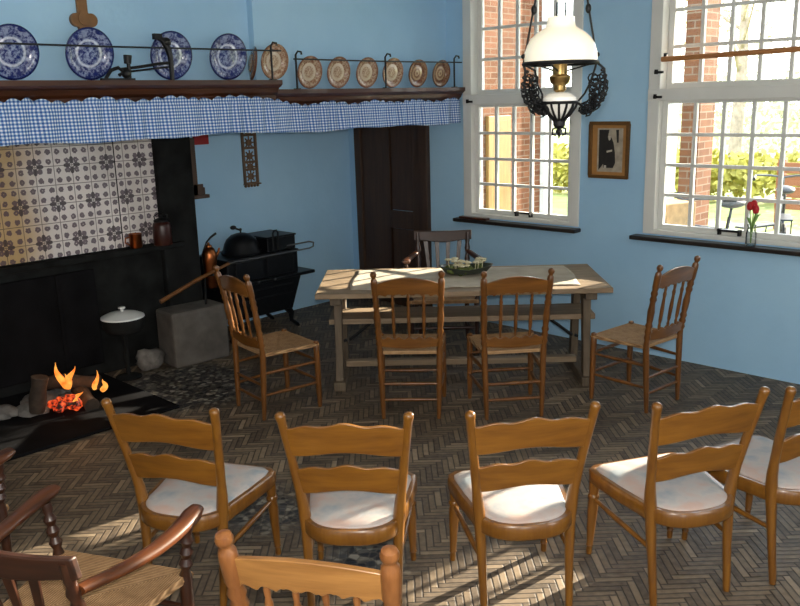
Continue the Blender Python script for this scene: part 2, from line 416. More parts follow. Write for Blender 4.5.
def tag(o, label=None, cat=None, group=None, kind=None):
    if label: o['label'] = label
    if cat: o['category'] = cat
    if group: o['group'] = group
    if kind: o['kind'] = kind
    return o
def thing(name, label, cat, loc=(0, 0, 0), rz=0, group=None, kind=None):
    o = bpy.data.objects.new(name, None); COL.objects.link(o); o.location = loc; o.rotation_euler = (0, 0, rz); o.empty_display_size = .1
    return tag(o, label, cat, group, kind)
def struct(o): o['kind'] = 'structure'; return o
def dup(root, loc, rz, label=None, group=None):
    r = root.copy(); COL.objects.link(r); r.location = loc; r.rotation_euler = (0, 0, rz)
    if label: r['label'] = label
    if group: r['group'] = group
    for ch in list(root.children):
        c = ch.copy(); COL.objects.link(c); c.parent = r
        for g in ch.children:
            d = g.copy(); COL.objects.link(d); d.parent = c
    return r
def lin(a, b, n): return [a+(b-a)*i/(n-1) for i in range(n)]
R = math.radians

# ------------------------------------------------------------------ the room shell
W = 6.055        # inner face of the window wall
XL = -6.60       # inner face of the wall behind the hearth
XR, YB, CH = 2.6, -2.4, 3.35
W1 = (-5.03, -3.79); W2 = (-3.20, -0.98); WZ = (.985, 3.02)

tag(struct(MB().box(XL-.3, XR+.3, YB-.3, W+.4, -.12, 0).build('floor', 'floor')), 'brick herringbone floor', 'floor')
tag(struct(MB().box(XL-.3, XR+.3, YB-.3, W+.4, CH, CH+.15).build('ceiling', 'ceiling')), 'plain ceiling', 'ceiling')
wm = MB()
T = .22
wm.box(XL-.3, XR+.3, W, W+T, 0, WZ[0]); wm.box(XL-.3, XR+.3, W, W+T, WZ[1], CH)
for a, b in ((XL-.3, W1[0]), (W1[1], W2[0]), (W2[1], XR+.3)): wm.box(a, b, W, W+T, WZ[0], WZ[1])
tag(struct(wm.build('wall_north', 'blue')), 'blue plastered wall with the two windows', 'wall')
tag(struct(MB().box(XL-.3, XL, YB, W, 0, CH).build('wall_west', 'blue')), 'blue plastered wall behind the stove', 'wall')
wm = MB()
wm.box(XR, XR+.3, YB, W, 0, .95); wm.box(XR, XR+.3, YB, W, 2.9, CH)
for a, b in ((YB, -.9), (.4, 2.4), (3.7, W)): wm.box(XR, XR+.3, a, b, .95, 2.9)
struct(wm.build('wall_east', 'plain'))
struct(MB().box(XL-.3, XR+.3, YB-.3, YB, 0, CH).build('wall_south', 'plain'))
# chimney hood front, one step forward after Y=3.90
hm = MB()
hm.box(-5.42, -5.30, YB, 3.90, 2.02, CH); hm.box(-5.42, -5.235, 3.90, W, 2.02, CH)
tag(struct(hm.build('wall_chimney', 'blue')), 'blue plastered chimney hood above the mantel shelf', 'chimney hood')

# ------------------------------------------------------------------ windows
def window(name, X, cols, label):
    x0, x1 = X; z0, z1 = WZ; Y = W
    root = thing(name, label, 'window', ((x0+x1)/2, Y, z0), kind='structure')
    ox, oz = (x0+x1)/2, z0
    def bx(m, a, b, c, d, e, f): m.box(a-ox, b-ox, c-Y, d-Y, e-oz, f-oz)
    fm = MB(); fw_ = .095
    bx(fm, x0, x0+fw_, Y-.015, Y+.16, z0, z1); bx(fm, x1-fw_, x1, Y-.015, Y+.16, z0, z1)
    bx(fm, x0, x0+.012, Y+.16, Y+T, z0, z1); bx(fm, x1-.012, x1, Y+.16, Y+T, z0, z1); bx(fm, x0, x1, Y-.014, Y+.16, z1-.08, z1); bx(fm, x0, x1, Y-.014, Y+.16, z0, z0+.035); bx(fm, x0, x1, Y-.022, Y+.16, 2.0, 2.09)
    fm.build('window_frame', 'white_paint', root, bevel=.006)
    gx0, gx1 = x0+fw_+.045, x1-fw_-.045
    for zn, (a, b, rows, yo) in (('upper_sash', (2.09, z1-.08, 3, .085)), ('lower_sash', (z0+.035, 2.0, 4, .04))):
        sm = MB(); r = .04
        bx(sm, x0+fw_, gx0, Y+yo, Y+yo+.04, a, b); bx(sm, gx1, x1-fw_, Y+yo, Y+yo+.04, a, b)
        bx(sm, gx0, gx1, Y+yo, Y+yo+.04, a, a+r); bx(sm, gx0, gx1, Y+yo, Y+yo+.04, b-.022, b)
        so = sm.build(zn, 'white_paint', root, bevel=.004)
        gm = MB(); za, zb = a+r, b-.022
        for i in range(1, cols):
            x = gx0+(gx1-gx0)*i/cols; bx(gm, x-.013, x+.013, Y+yo+.004, Y+yo+.034, za, zb)
        for i in range(1, rows):
            z = za+(zb-za)*i/rows; bx(gm, gx0, gx1, Y+yo+.006, Y+yo+.032, z-.012, z+.012)
        gm.build('glazing_bars', 'white_paint', so)
        pm = MB(); bx(pm, gx0, gx1, Y+yo+.018, Y+yo+.022, za, zb); pm.build('glass_pane', 'glass', so)
    s = MB(); bx(s, x0-.07, x1+.02, Y-.1, Y+.02, z0-.045, z0-.012); s.build('window_sill', 'sill', root, bevel=.008)
    # iron pull on the lower rail, small catches at the jamb
    pl = MB(); px = x0+.66 if cols == 5 else -2.52
    for q in (px-.075, px+.075): bx(pl, q-.008, q+.008, Y-.002, Y+.04, z0+.04, z0+.085)
    bx(pl, px-.083, px+.083, Y-.012, Y+.002, z0+.066, z0+.082); pl.build('sash_pull', 'iron', root)
    ct = MB()
    for z in ((2.02,) if cols == 5 else (2.02, 2.2)):
        bx(ct, x0+.05, x0+.12, Y-.03, Y-.014, z, z+.018); bx(ct, x0+.06, x0+.075, Y-.045, Y-.014, z-.004, z+.03)
    ct.build('window_catch', 'iron', root)
    return root
window('window_1', W1, 5, 'white small-paned sash window behind the hanging lamp')
window('window_2', W2, 9, 'wide white small-paned sash window crossed by a wooden pole')

# ------------------------------------------------------------------ dark door beside the stove wall
d = thing('door_1', 'dark brown panelled door behind the table', 'door', (-5.97, W, 0), kind='structure')
m = MB(); m.box(-.48, -.40, -.06, -.004, 0, 2.04); m.box(.40, .52, -.06, -.004, 0, 2.04); m.box(-.48, .40, -.06, -.004, 1.94, 2.04); m.build('door_frame', 'door', d, bevel=.01)
m = MB()
for a, b in ((-.40, -.10), (-.10, -.005), (.31, .40)): m.box(a, b, -.04, -.005, .01, 1.94)
for a, b in ((.01, .16), (.80, .98), (1.84, 1.94)): m.box(-.005, .31, -.04, -.005, a, b)
m.build('door_leaf', 'door', d, bevel=.006)
m = MB(); m.box(.005, .30, -.024, -.008, .165, .795); m.build('door_panel', 'door', d, bevel=.01)
m = MB(); m.box(.005, .30, -.024, -.008, .985, 1.835); m.build('door_panel', 'door', d, bevel=.01)

# ------------------------------------------------------------------ fireplace wall
fp = thing('fireplace', 'sooty open fireplace with patterned tiles above a black back wall', 'fireplace', (-6.15, 2.0, 0))
fx, fy = -6.15, 2.0
m = MB(); m.box(-6.59-fx, -6.15-fx, -2.2-fy, 3.5-fy, .002, 2.9); m.build('fire_back', 'soot', fp)
m = MB(); m.box(-6.59-fx, -6.09-fx, 3.5-fy, 3.83-fy, .002, 2.9); m.build('cheek', 'soot', fp, bevel=.015)
m = MB(); m.box(-6.15-fx, -6.135-fx, -.2-fy, 3.499-fy, .985, 2.4)
o = m.build('tile_panel', 'tiles', fp); o['label'] = 'white tiles with purple flower motifs, yellowed at one end'
m = MB(); m.box(-6.136-fx, -6.132-fx, 3.165-fy, 3.173-fy, .99, 2.39); m.build('tile_joint', 'soot', fp)
m = MB(); m.box(-6.148-fx, -6.05-fx, -.6-fy, 3.68-fy, .93, .975); m.build('ledge', 'soot', fp, bevel=.008)
m = MB()
m.box(-6.15-fx, -6.11-fx, .7-fy, 2.9-fy, .1, .86)
for y in (.95, 1.5, 2.05, 2.6): m.box(-6.115-fx, -6.095-fx, y-.02-fy, y+.02-fy, .1, .86)
m.build('iron_fireback', 'hearth_iron', fp, bevel=.01)
m = MB(); m.box(-6.149-fx, -4.99-fx, .1-fy, 2.875-fy, .001, .022); m.build('hearth_plate', 'hearth_iron', fp, bevel=.006)

# fire: logs, ember bed, ash and flames
FX, FY = -5.55, 2.23
def blob(m, c, r, sq, seed, amp=.25, n=9):
    rr = random.Random(seed); k = [rr.uniform(0, 6) for _ in range(6)]
    prof = []
    vs = []; fs = []; nu = n+5
    for i in range(n+1):
        for j in range(nu):
            a = 2*PI*j/nu; b = PI*i/n
            p = Vector((math.sin(b)*math.cos(a), math.sin(b)*math.sin(a), -math.cos(b)))
            q = 1+amp*math.sin(3*p.x+k[0])*math.sin(4*p.y+k[1])+amp*.6*math.sin(7*p.z+k[2])*math.sin(6*p.x+k[3])
            vs.append((c[0]+p.x*r*sq[0]*q, c[1]+p.y*r*sq[1]*q, c[2]+p.z*r*sq[2]*q))
    for i in range(n):
        for j in range(nu): a, b = i*nu+j, i*nu+(j+1) % nu; fs.append((a, b, b+nu, a+nu))
    return m.add(vs, fs)
m = MB()
for i in range(9):
    blob(m, (FX-.12+random.uniform(-.22, .12), FY+random.uniform(-.34, .28), .03), random.uniform(.07, .13), (1, 1, .42), i)
tag(m.build('ash_heap', 'ash', smooth=True, angle=None), 'grey ash spread under the burning logs', 'ash', kind='stuff')
m = MB()
for i in range(16):
    blob(m, (FX+random.uniform(-.04, .12), FY+random.uniform(-.02, .16), .05+random.uniform(0, .06)), random.uniform(.02, .045), (1, 1, .8), 20+i)
tag(m.build('ember_bed', 'ember', smooth=True, angle=None), 'glowing red embers between the logs', 'embers', kind='stuff')
def log(p0, p1, r, label):
    m = MB(); P0, P1 = Vector(p0), Vector(p1)
    m.tube([P0.lerp(P1, t)+Vector((0, 0, .012*math.sin(5*t))) for t in lin(0, 1, 7)], [r*(1+.08*math.sin(9*t+r*90)) for t in lin(0, 1, 7)], 9)
    tag(m.build('fire_log', 'log', smooth=True), label, 'log', 'logs on the fire')
log((FX-.05, FY-.1, .04), (FX-.02, FY-.06, .30), .055, 'upright charred log end standing in the flames')
log((FX-.24, FY+.06, .16), (FX-.02, FY+.36, .15), .05, 'charred log lying across the fire under the flames')
log((FX-.2, FY+.26, .075), (FX+.16, FY+.2, .06), .05, 'lower log bedded in the embers')
def flame(m, c, h, r, lean, seed):
    rr = random.Random(seed); pts = []; rad = []
    for t in lin(0, 1, 9):
        pts.append((c[0]+lean[0]*t*t*h+.012*math.sin(6*t+seed), c[1]+lean[1]*t*t*h+.014*math.sin(5*t+seed*2), c[2]+h*t))
        rad.append(max(.001, r*(math.sin(PI*min(1, t*.75+.25))**1.1)*(1-t*.6)))
    m.tube(pts, rad, 8)
f_ = thing('fire_flame', 'tallest orange flame licking up behind the upright log', 'flame', (0, 0, 0), group='flames in the hearth')
m = MB()
flame(m, (FX-.04, FY+.1, .17), .19, .03, (0, -.25), 1); flame(m, (FX-.04, FY+.15, .17), .13, .028, (0, .3), 2); flame(m, (FX-.02, FY+.12, .16), .11, .035, (0, .05), 3)
bpy.data.objects.remove(f_)
tag(m.build('flame', 'flame', smooth=True), 'tallest orange flame licking up beside the upright log', 'flame', 'flames in the hearth')
m = MB()
flame(m, (FX+.04, FY+.3, .12), .13, .022, (0, .1), 5); flame(m, (FX+.05, FY+.34, .1), .08, .025, (0, .3), 6)
tag(m.build('flame', 'flame', smooth=True), 'small orange flame at the far end of the fire', 'flame', 'flames in the hearth')
m = MB(); flame(m, (FX+.1, FY+.12, .09), .06, .025, (0, .6), 8)
tag(m.build('flame', 'flame', smooth=True), 'low flame tongue over the red embers', 'flame', 'flames in the hearth')
fo = bpy.data.lights.new('fire_glow', 'POINT'); foo = bpy.data.objects.new('fire_glow', fo); COL.objects.link(foo)
fo.energy = 1.2; fo.color = (1, .42, .12); fo.shadow_soft_size = .06; foo.location = (FX+.05, FY+.12, .3)

# pan with white enamel lid hanging on a chain hook in the fire opening
L = thing('hanging_pan', 'black pan with a white enamel lid standing in the fireplace', 'pan', (-5.91, 2.985, .03))
m = MB(); m.lathe([(.05, .33), (.13, .35), (.155, .39), (.16, .455), (.15, .455), (.14, .40), (.0001, .37)]); m.build('pan_body', 'soot', L, smooth=True)
m = MB(); m.lathe([(.165, .458), (.162, .468), (.11, .492), (.05, .505), (.0001, .507)], 32); m.build('lid', 'white_enamel', L, smooth=True)
m = MB(); m.lathe([(.012, .505), (.012, .52), (.028, .53), (.026, .54), (.0001, .543)]); m.build('lid_knob', 'white_enamel', L, smooth=True)
m = MB(); m.lathe([(.1, -.028), (.1, -.018), (.018, .0), (.018, .33), (.05, .335)]); m.build('trivet', 'soot', L, smooth=True)
# pale stones / ash bag beside it
m = MB(); blob(m, (-5.95, 3.20, .092), .112, (.8, 1, .8), 71, .2)
tag(m.build('hearth_stone', 'ash', smooth=True, angle=None), 'pale grey stone lying below the pan in the fireplace', 'stone')
# mantel ledge items
L = thing('copper_mug', 'small copper mug on the ledge under the tiles', 'mug', (-6.08, 3.25, .977))
m = MB(); m.lathe([(.045, 0), (.05, .01), (.05, .1), (.055, .112), (.048, .112), (.044, .012), (.0001, .012)]); m.build('mug_body', 'copper', L, smooth=True)
m = MB(); m.tube([(0, -.05+.0, .09), (0, -.085, .085), (0, -.09, .05), (0, -.05, .025)], .006); m.build('handle', 'copper', L, smooth=True)
L = thing('coffee_canister', 'tall dark red brown canister with lid on the fireplace ledge', 'canister', (-6.03, 3.46, .977))
m = MB(); m.lathe([(.07, 0), (.075, .01), (.072, .15), (.066, .175), (.055, .185)]); m.build('canister_body', 'canister', L, smooth=True)
m = MB(); m.lathe([(.058, .186), (.06, .2), (.03, .215), (.012, .22), (.012, .24), (.02, .25), (.0001, .262)]); m.build('lid', 'iron', L, smooth=True)
m = MB(); m.tube([(.0, -.05, .19), (0, -.06, .235), (0, 0, .265), (0, .06, .235), (0, .05, .19)], .005); m.build('bail_handle', 'iron', L, smooth=True)

# stone block, long tongs, poker
m = MB(); m.box(-.15, .15, -.25, .25, .001, .46)
b_ = m.build('stone_block', 'stone', bevel=.025, loc=(-5.91, 3.59, 0)); b_.rotation_euler = (0, 0, R(-4)); tag(b_, 'rough grey stone block at the corner of the fireplace', 'stone block')
L = thing('waffle_tongs', 'long iron tongs with a loop end resting across stone block and stove', 'tongs')
m = MB(); A, B, C_ = Vector((-5.70, 3.20, .60)), Vector((-5.72, 3.86, .795)), Vector((-5.72, 4.72, .80))
m.tube([A, A.lerp(B, .5)+Vector((0, 0, .01)), B], [.018, .016, .013], 8); m.build('wooden_grip', 'oak', L, smooth=True)
m = MB(); m.tube([B, C_, C_+Vector((0, .045, .01)), C_+Vector((0, .05, .045)), C_+Vector((0, .0, .06)), C_+Vector((0, -.25, .055))], .007, 8); m.build('iron_rod', 'bike_silver', L, smooth=True)
# support for the tongs: iron crane arm bracket on the block
m = MB(); m.tube([(-5.86, 3.70, .462), (-5.84, 3.70, .7), (-5.71, 3.70, .728)], .01, 8); m.build('rest', 'iron', L, smooth=True)
L = thing('fire_poker', 'thin black fire poker leaning on the blue wall beside the chimney cheek', 'poker')
m = MB(); m.tube([(-6.555, 4.13, .001), (-6.582, 3.99, 1.17)], .009, 8); m.build('shaft', 'iron', L, smooth=True)
m = MB(); m.ball((-6.58, 3.988, 1.18), .018); m.build('knob', 'iron', L, smooth=True)
L = thing('hearth_broom', 'dark hearth broom with spread bristles behind the stone block', 'broom')
m = MB(); m.tube([(-6.36, 3.93, .42), (-6.57, 3.9, 1.0)], .011, 8); m.build('handle', 'iron', L, smooth=True)
m = MB()
for i in range(16):
    a = -.8+1.6*i/15; m.tube([(-6.36, 3.93, .43), (-6.33+.02*math.cos(i), 3.925+.06*math.sin(a), .20), (-6.30+.02*math.cos(i*2), 3.92+.08*math.sin(a), .004)], .006, 5)
m.build('bristles', 'old_wood', L)

# ------------------------------------------------------------------ mantel shelf with valance, rail, plates
sh = thing('mantel_shelf', 'long dark oak mantel shelf carrying the row of plates', 'mantel shelf', (-5.2, 3.0, 2.2))
sx, sy, sz = -5.2, 3.0, 2.2
def moulded(y0, y1, xf, zt, xb):
    prof = [(xb, zt), (xf, zt), (xf, zt-.03), (xf-.02, zt-.045), (xf-.045, zt-.055), (xf-.06, zt-.085), (xf-.085, zt-.105), (xf-.09, zt-.15), (xb, zt-.15)]
    return [(a-sx, b-sz) for a, b in prof], y0-sy, y1-sy
for y0, y1, xf, zt in ((-2.3, 3.90, -4.93, 2.222), (3.90, W-.004, -5.0, 2.158)):
    p, a, b = moulded(y0, y1, xf, zt, -5.298 if y1 < 5 else -5.233)
    m = MB(); m.prism([(q[0], q[1]) for q in p], 1, a, b); m.build('shelf_board', 'mantel', sh)
def valance():
    m = MB(); ys = lin(-1.2, W-.03, 760); rows = []
    def sm(y): q = min(1, max(0, (y-3.7)/.4)); return q*q*(3-2*q)
    def base(y): return -4.988-.07*sm(y)
    def ztop(y): return 2.098-.058*sm(y)+.020*abs(math.sin(y*31+.8*math.sin(y*6)))+.010*math.sin(y*13)
    for k in range(9):
        t = k/8; r = []
        for y in ys:
            zt = ztop(y); zb = 1.858+.006*math.sin(y*4.1)+.005*math.sin(y*9.7)+-.015*sm(y)
            z = zt*(1-t)+zb*t
            pinch = 1-math.exp(-((t-.14)/.07)**2)*.8
            x = base(y)+pinch*(.013*math.sin(y*52+2.2*math.sin(y*7)+.8*t)+.010*math.sin(y*23+1.5*math.sin(y*3.1)+t))+.012*t
            r.append((x, y, z))
        rows.append(r)
    m.strip(rows)
    o = m.build('mantel_valance', 'gingham', smooth=True, angle=None)
    s = o.modifiers.new('thick', 'SOLIDIFY'); s.thickness = .004
    tag(o, 'gathered blue and white gingham valance hanging under the mantel shelf', 'valance')
valance()
ro = bpy.data.objects.new('curtain_wire', None)
bpy.data.objects.remove(ro)

def rail(name, y0, y1, z0, zr, x, posts, label):
    L = thing(name, label, 'plate rail', (x, y0, z0))
    m = MB(); m.tube([(0, 0, zr-z0), (0, (y1-y0)/2, zr-z0-.004), (0, y1-y0, zr-z0)], .0055, 8); m.build('rod', 'wire', L, smooth=True)
    for y in posts:
        m = MB(); q = y-y0; h = zr-z0
        m.tube([(0, q, .0), (0, q, h+.03), (.012, q+.012, h+.055), (.03, q+.028, h+.05), (.032, q+.03, h+.03)], .0075, 8)
        m.box(-.02, .02, q-.02, q+.02, 0, .006); m.build('post', 'iron', L, smooth=True)
rail('plate_rail', 1.2, 3.93, 2.222, 2.425, -4.965, (1.25, 3.84), 'thin iron rail in front of the blue plates')
rail('plate_rail', 4.1, W-.02, 2.158, 2.375, -5.035, (4.12, 5.06, 5.93), 'thin iron rail with hooked posts in front of the brown plates')

def plate(mat, r):
    m = MB(); prof = [(.0001, .012), (.45*r, .012), (.56*r, .006), (.62*r, -.004), (.97*r, -.018), (r, -.016), (.995*r, -.010), (.63*r, .004), (.56*r, .0), (.0001, .0)]
    # face towards +z; spun in the plate's own plane
    prof = [(a, -b) for a, b in prof]
    m.lathe(prof, 48)
    return m
def put_plate(mat, r, y, zs, x, yaw, label, group, src=None, tilt=-9):
    if src is None:
        o = plate(mat, r).build('plate', mat, smooth=True, angle=None)
    else:
        o = src.copy(); COL.objects.link(o)
    # plate plane faces +X (room), leaning back by tilt, standing on shelf
    rot = Matrix.Rotation(yaw, 4, 'Z') @ Matrix.Rotation(R(90-tilt), 4, 'Y')
    o.matrix_world = Matrix.Translation((x, y, zs+r*math.cos(R(tilt))+.004+.018*abs(math.sin(R(tilt))))) @ rot
    tag(o, label, 'plate', group); return o
bg_ = 'blue printed plates on the mantel shelf'; og_ = 'brown printed plates on the mantel shelf'
p0 = put_plate('blue_plate', .155, 2.045, 2.222, -5.035, 0, 'blue printed plate cut by the picture edge, first in its row', bg_)
put_plate('blue_plate', .155, 2.51, 2.222, -5.035, 0, 'blue printed plate below the wooden cross', bg_, p0)
put_plate('blue_plate', .155, 3.07, 2.222, -5.035, 0, 'blue printed plate partly hidden by the black iron bracket', bg_, p0)
put_plate('blue_plate', .155, 3.515, 2.222, -5.035, 0, 'blue printed plate nearest the step in the shelf, without bracket', bg_, p0)
b0 = put_plate('brown_plate', .122, 4.295, 2.158, -5.10, 0, 'first of the brown plates after the first hooked rail post', og_)
put_plate('brown_plate', .122, 4.590, 2.158, -5.10, 0, 'second of the brown plates after the first hooked rail post', og_, b0)
put_plate('brown_plate', .122, 4.900, 2.158, -5.10, 0, 'brown printed plate just before the middle rail post', og_, b0)
put_plate('brown_plate', .122, 5.200, 2.158, -5.10, 0, 'brown printed plate just past the middle rail post', og_, b0)
e0 = put_plate('brown_dark_plate', .118, 5.510, 2.158, -5.10, 0, 'brown plate with the darkest rings, second from the window', og_)
put_plate('brown_dark_plate', .118, 5.815, 2.158, -5.10, 0, 'brown ringed plate at the shelf end beside the window', og_, e0)
put_plate('brown_plate', .128, 3.925, 2.222, -5.05, R(2), 'larger brown plate standing at the step of the shelf', og_)
o = put_plate('brown_dark_plate', .12, 3.79, 2.222, -5.14, R(66), 'dark plate turned edge-on at the step of the shelf', og_)

# wrought iron bracket (old lamp jack) on the shelf
L = thing('iron_bracket', 'black wrought iron candle bracket standing before the blue plates', 'iron bracket', (-4.955, 2.8, 2.222))
m = MB(); m.box(-.015, .015, -.27, -.05, 0, .012); m.tube([(0, -.24, .01), (0, -.2, .06), (0, -.15, .075), (0, -.12, .05), (0, -.15, .03)], .011, 8); m.ball((0, -.1, .04), .03); m.build('scroll_foot', 'iron', L, smooth=True)
m = MB(); m.tube([(0, -.14, .065), (0, .0, .082), (0, .12, .1), (0, .22, .11)], .009, 8); m.tube([(0, -.1, .05), (0, .1, .072), (0, .22, .085)], .006, 8); m.build('arm', 'iron', L, smooth=True)
m = MB(); m.tube([(0, -.08, .0), (0, -.08, .11)], .012, 8); m.tube([(0, -.085, .1), (0, -.08, .15)], [.022, .026], 10); m.build('candle_cup', 'iron', L, smooth=True)
m = MB(); m.tube([(0, .22, .0), (0, .22, .14), (0, .205, .2), (0, .17, .25), (0, .14, .26)], [.014, .018, .022, .018, .014], 8); m.box(-.015, .015, .11, .165, .25, .285); m.ball((0, .2, .235), .03); m.build('upright', 'iron', L, smooth=True)

# cross on the hood
L = thing('wall_cross', 'brown wooden cross with rounded trefoil ends hanging on the chimney hood', 'cross', (-5.298, 2.62, 2.525))
m = MB(); m.box(.0, .022, -.034, .034, .03, .62); m.box(.0, .022, -.2, .2, .42, .48)
m.build('cross_beam', 'cross', L, bevel=.004)
m = MB()
for q, (y, z) in enumerate(((0, .045), (-.045, .075), (.045, .075), (0, .085))): m.lathe([(.042, 0), (.042, .028+.0025*q), (.0001, .0285+.0025*q)], 20, m=Matrix.Translation((.0006*q, y, z)) @ Matrix.Rotation(R(90), 4, 'Y'))
m.build('trefoil_end', 'cross', L)

# hangings on the wall behind
L = thing('carved_rack', 'carved openwork brown wall rack hanging above the stove', 'wall rack', (XL+.002, 4.765, 1.32))
m = MB()
for y in (-.08, .065): m.box(0, .03, y, y+.018, 0, .56)
for z in (0.0, .13, .2, .33, .45, .55): m.box(0, .028, -.08, .083, z, z+.022)
m.build('rack_frame', 'old_wood', L, bevel=.003)
m = MB()
for z in (.075, .165, .265, .39, .5):
    for k in range(8):
        a = k*PI/4; m.tube([(.014, 0, z), (.014, .055*math.cos(a), z+.055*math.sin(a))], .007, 5)
    m.lathe([(.03, 0), (.03, .02)], 14, m=Matrix.Translation((.004, 0, z)) @ Matrix.Rotation(R(90), 4, 'Y'))
m.build('carved_rosettes', 'old_wood', L)
m = MB()
for i, y in enumerate((-.07, -.035, 0, .035, .07)): m.ball((.018, y, -.012), .014, 8)
m.box(.0, .06, -.08, .083, .0, .012); m.build('pendant_row', 'old_wood', L, smooth=True)
L = thing('hanging_salt_box', 'dark wooden salt box hanging at the edge of the chimney cheek', 'box', (-6.20, 3.83, 1.3))
m = MB(); m.box(-.09, .09, 0, .05, 0, .5); m.box(-.1, .1, .0, .15, .0, .03); m.box(-.09, .09, .1, .115, .02, .09)
m.box(-.09, -.078, 0, .1, .02, .12); m.box(.078, .09, 0, .1, .02, .12); m.build('box_body', 'door', L, bevel=.004)
m = MB(); m.box(-.06, .06, .02, .05, .42, .46); m.build('top_rail', 'door', L, bevel=.004)
m = MB(); m.box(0, .03, -.075, .075, 0, .14); o = m.build('match_box', 'red', bevel=.004, loc=(XL+.001, 4.245, 1.72)); tag(o, 'red match box hanging on the blue wall under the valance', 'match box')

# ------------------------------------------------------------------ stove
st = thing('cast_iron_stove', 'black cast iron cooking stove standing against the blue wall', 'stove', (-6.25, 4.4, 0))
m = MB()
m.prism([(-.40, .50), (.46, .50), (.34, .2), (-.30, .2)], 0, -.22, .22)
for z in (.36, .44): m.box(.218, .228, -.3, .36, z-.006, z+.006)
m.build('fire_box', 'stove', st, bevel=.012)
m = MB(); m.box(-.26, .26, -.46, .60, .5, .53); m.build('top_plate', 'stove', st, bevel=.008)
m = MB(); m.box(-.23, .235, -.36, .42, .532, .74); m.box(-.24, .245, -.37, .43, .735, .755); m.build('oven', 'stove', st, bevel=.01)
m = MB(); m.box(-.16, .21, .10, .42, .757, .88); m.box(-.17, .22, .09, .43, .878, .895); m.build('warming_box', 'stove', st, bevel=.008)
m = MB(); m.box(.236, .248, -.28, .02, .55, .72); m.build('oven_door', 'stove', st, bevel=.006)
m = MB(); m.box(.236, .248, .06, .36, .55, .72); m.build('oven_door', 'stove', st, bevel=.006)
for y in (-.06, .12):
    m = MB(); m.ball((.262, y, .52), .014, 8); m.tube([(.235, y, .52), (.26, y, .52)], .006, 8); m.build('knob', 'bike_silver', st, smooth=True)
m = MB(); m.lathe([(.18, .757), (.185, .775), (.168, .8), (.152, .85), (.13, .89), (.09, .925), (.045, .94), (.0001, .945)], 28, c=(.04, -.06, 0)); m.build('dome', 'stove', st, smooth=True)
m = MB(); m.tube([(.04, -.06, .935), (.04, -.06, .968)], .007, 8); m.ball((.04, -.06, .972), .014, 8)
m.tube([(.04, -.06, .968), (.04, -.09, .98), (.04, -.125, .994)], .009, 8); m.ball((.04, -.135, .999), .024, 8, (1, 1.3, .8)); m.build('finial', 'iron', st, smooth=True)
m = MB(); m.tube([(.225, .15, .76), (.235, .15, .93), (.235, .165, .95), (.235, .19, .95), (.235, .205, .93), (.225, .205, .76)], .009, 8); m.build('loop_handle', 'iron', st, smooth=True)
for x in (-.17, .17):
    for y in (-.24, .3):
        s_ = 1 if y > 0 else -1
        m = MB(); m.tube([(x, y, .22), (x*1.05, y+.05*s_, .15), (x*1.1, y+.04*s_, .08), (x*1.15, y+.1*s_, .03), (x*1.15, y+.12*s_, .012)], [.04, .03, .02, .02, .012], 8); m.build('leg', 'stove', st, smooth=True)
m = MB(); m.tube([(-.2, -.06, .66), (-.34, -.06, .66)], .06, 14); m.build('flue', 'stove', st, smooth=True)
# copper kettle with coffee mill handle on the stove's near end
L = thing('copper_kettle', 'copper kettle with black handle on the stove corner', 'kettle', (-6.10, 3.925, .531))
L.scale = (.92, .92, .92)
m = MB(); m.lathe([(.05, 0), (.062, .02), (.062, .2), (.07, .26), (.068, .32), (.05, .37), (.03, .385)], 24); m.build('kettle_body', 'copper', L, smooth=True)
m = MB(); m.lathe([(.034, .386), (.03, .4), (.012, .41), (.012, .425), (.0001, .43)], 18); m.build('lid', 'copper', L, smooth=True)
m = MB(); m.tube([(0, -.055, .36), (0, -.02, .43), (0, .03, .47), (0, .09, .5)], [.007, .007, .01, .012], 8); m.build('handle', 'iron', L, smooth=True)
m = MB(); m.tube([(.0, .06, .27), (0, .1, .32), (0, .115, .36)], [.018, .012, .009], 8); m.build('spout', 'copper', L, smooth=True)

# ------------------------------------------------------------------ table
TA = R(43.2)
tb = thing('refectory_table', 'long weathered trestle table in front of the windows', 'table', (-3.94, 4.68, 0), TA)
m = MB()
for i in range(4):
    a = -.443+.2215*i; m.box(-1.035, 1.035, a+.001, a+.2205, .721, .757)
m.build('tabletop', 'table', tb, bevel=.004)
for s_ in (-1, 1):
    for q in (-1, 1):
        m = MB()
        vs = []
        for z, y, hw, ht in ((.07, .25*q, .05, .028), (.35, .215*q, .04, .026), (.62, .18*q, .055, .028), (.66, .175*q, .06, .028)):
            vs.append([(s_*.9-ht, y-hw, z), (s_*.9+ht, y-hw, z), (s_*.9+ht, y+hw, z), (s_*.9-ht, y+hw, z)])
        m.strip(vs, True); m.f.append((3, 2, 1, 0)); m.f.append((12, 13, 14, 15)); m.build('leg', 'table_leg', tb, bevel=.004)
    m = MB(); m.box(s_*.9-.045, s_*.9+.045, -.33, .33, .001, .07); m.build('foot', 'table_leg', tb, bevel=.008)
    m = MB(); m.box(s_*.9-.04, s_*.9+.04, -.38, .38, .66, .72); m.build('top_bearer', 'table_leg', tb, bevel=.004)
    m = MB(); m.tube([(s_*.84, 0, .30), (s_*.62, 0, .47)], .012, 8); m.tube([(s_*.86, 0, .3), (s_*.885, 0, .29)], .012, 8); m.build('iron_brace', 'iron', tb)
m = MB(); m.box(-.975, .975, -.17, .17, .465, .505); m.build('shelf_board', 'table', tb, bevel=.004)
m = MB(); m.box(-.872, .872, -.035, .035, .095, .14); m.build('stretcher', 'table', tb, bevel=.004)
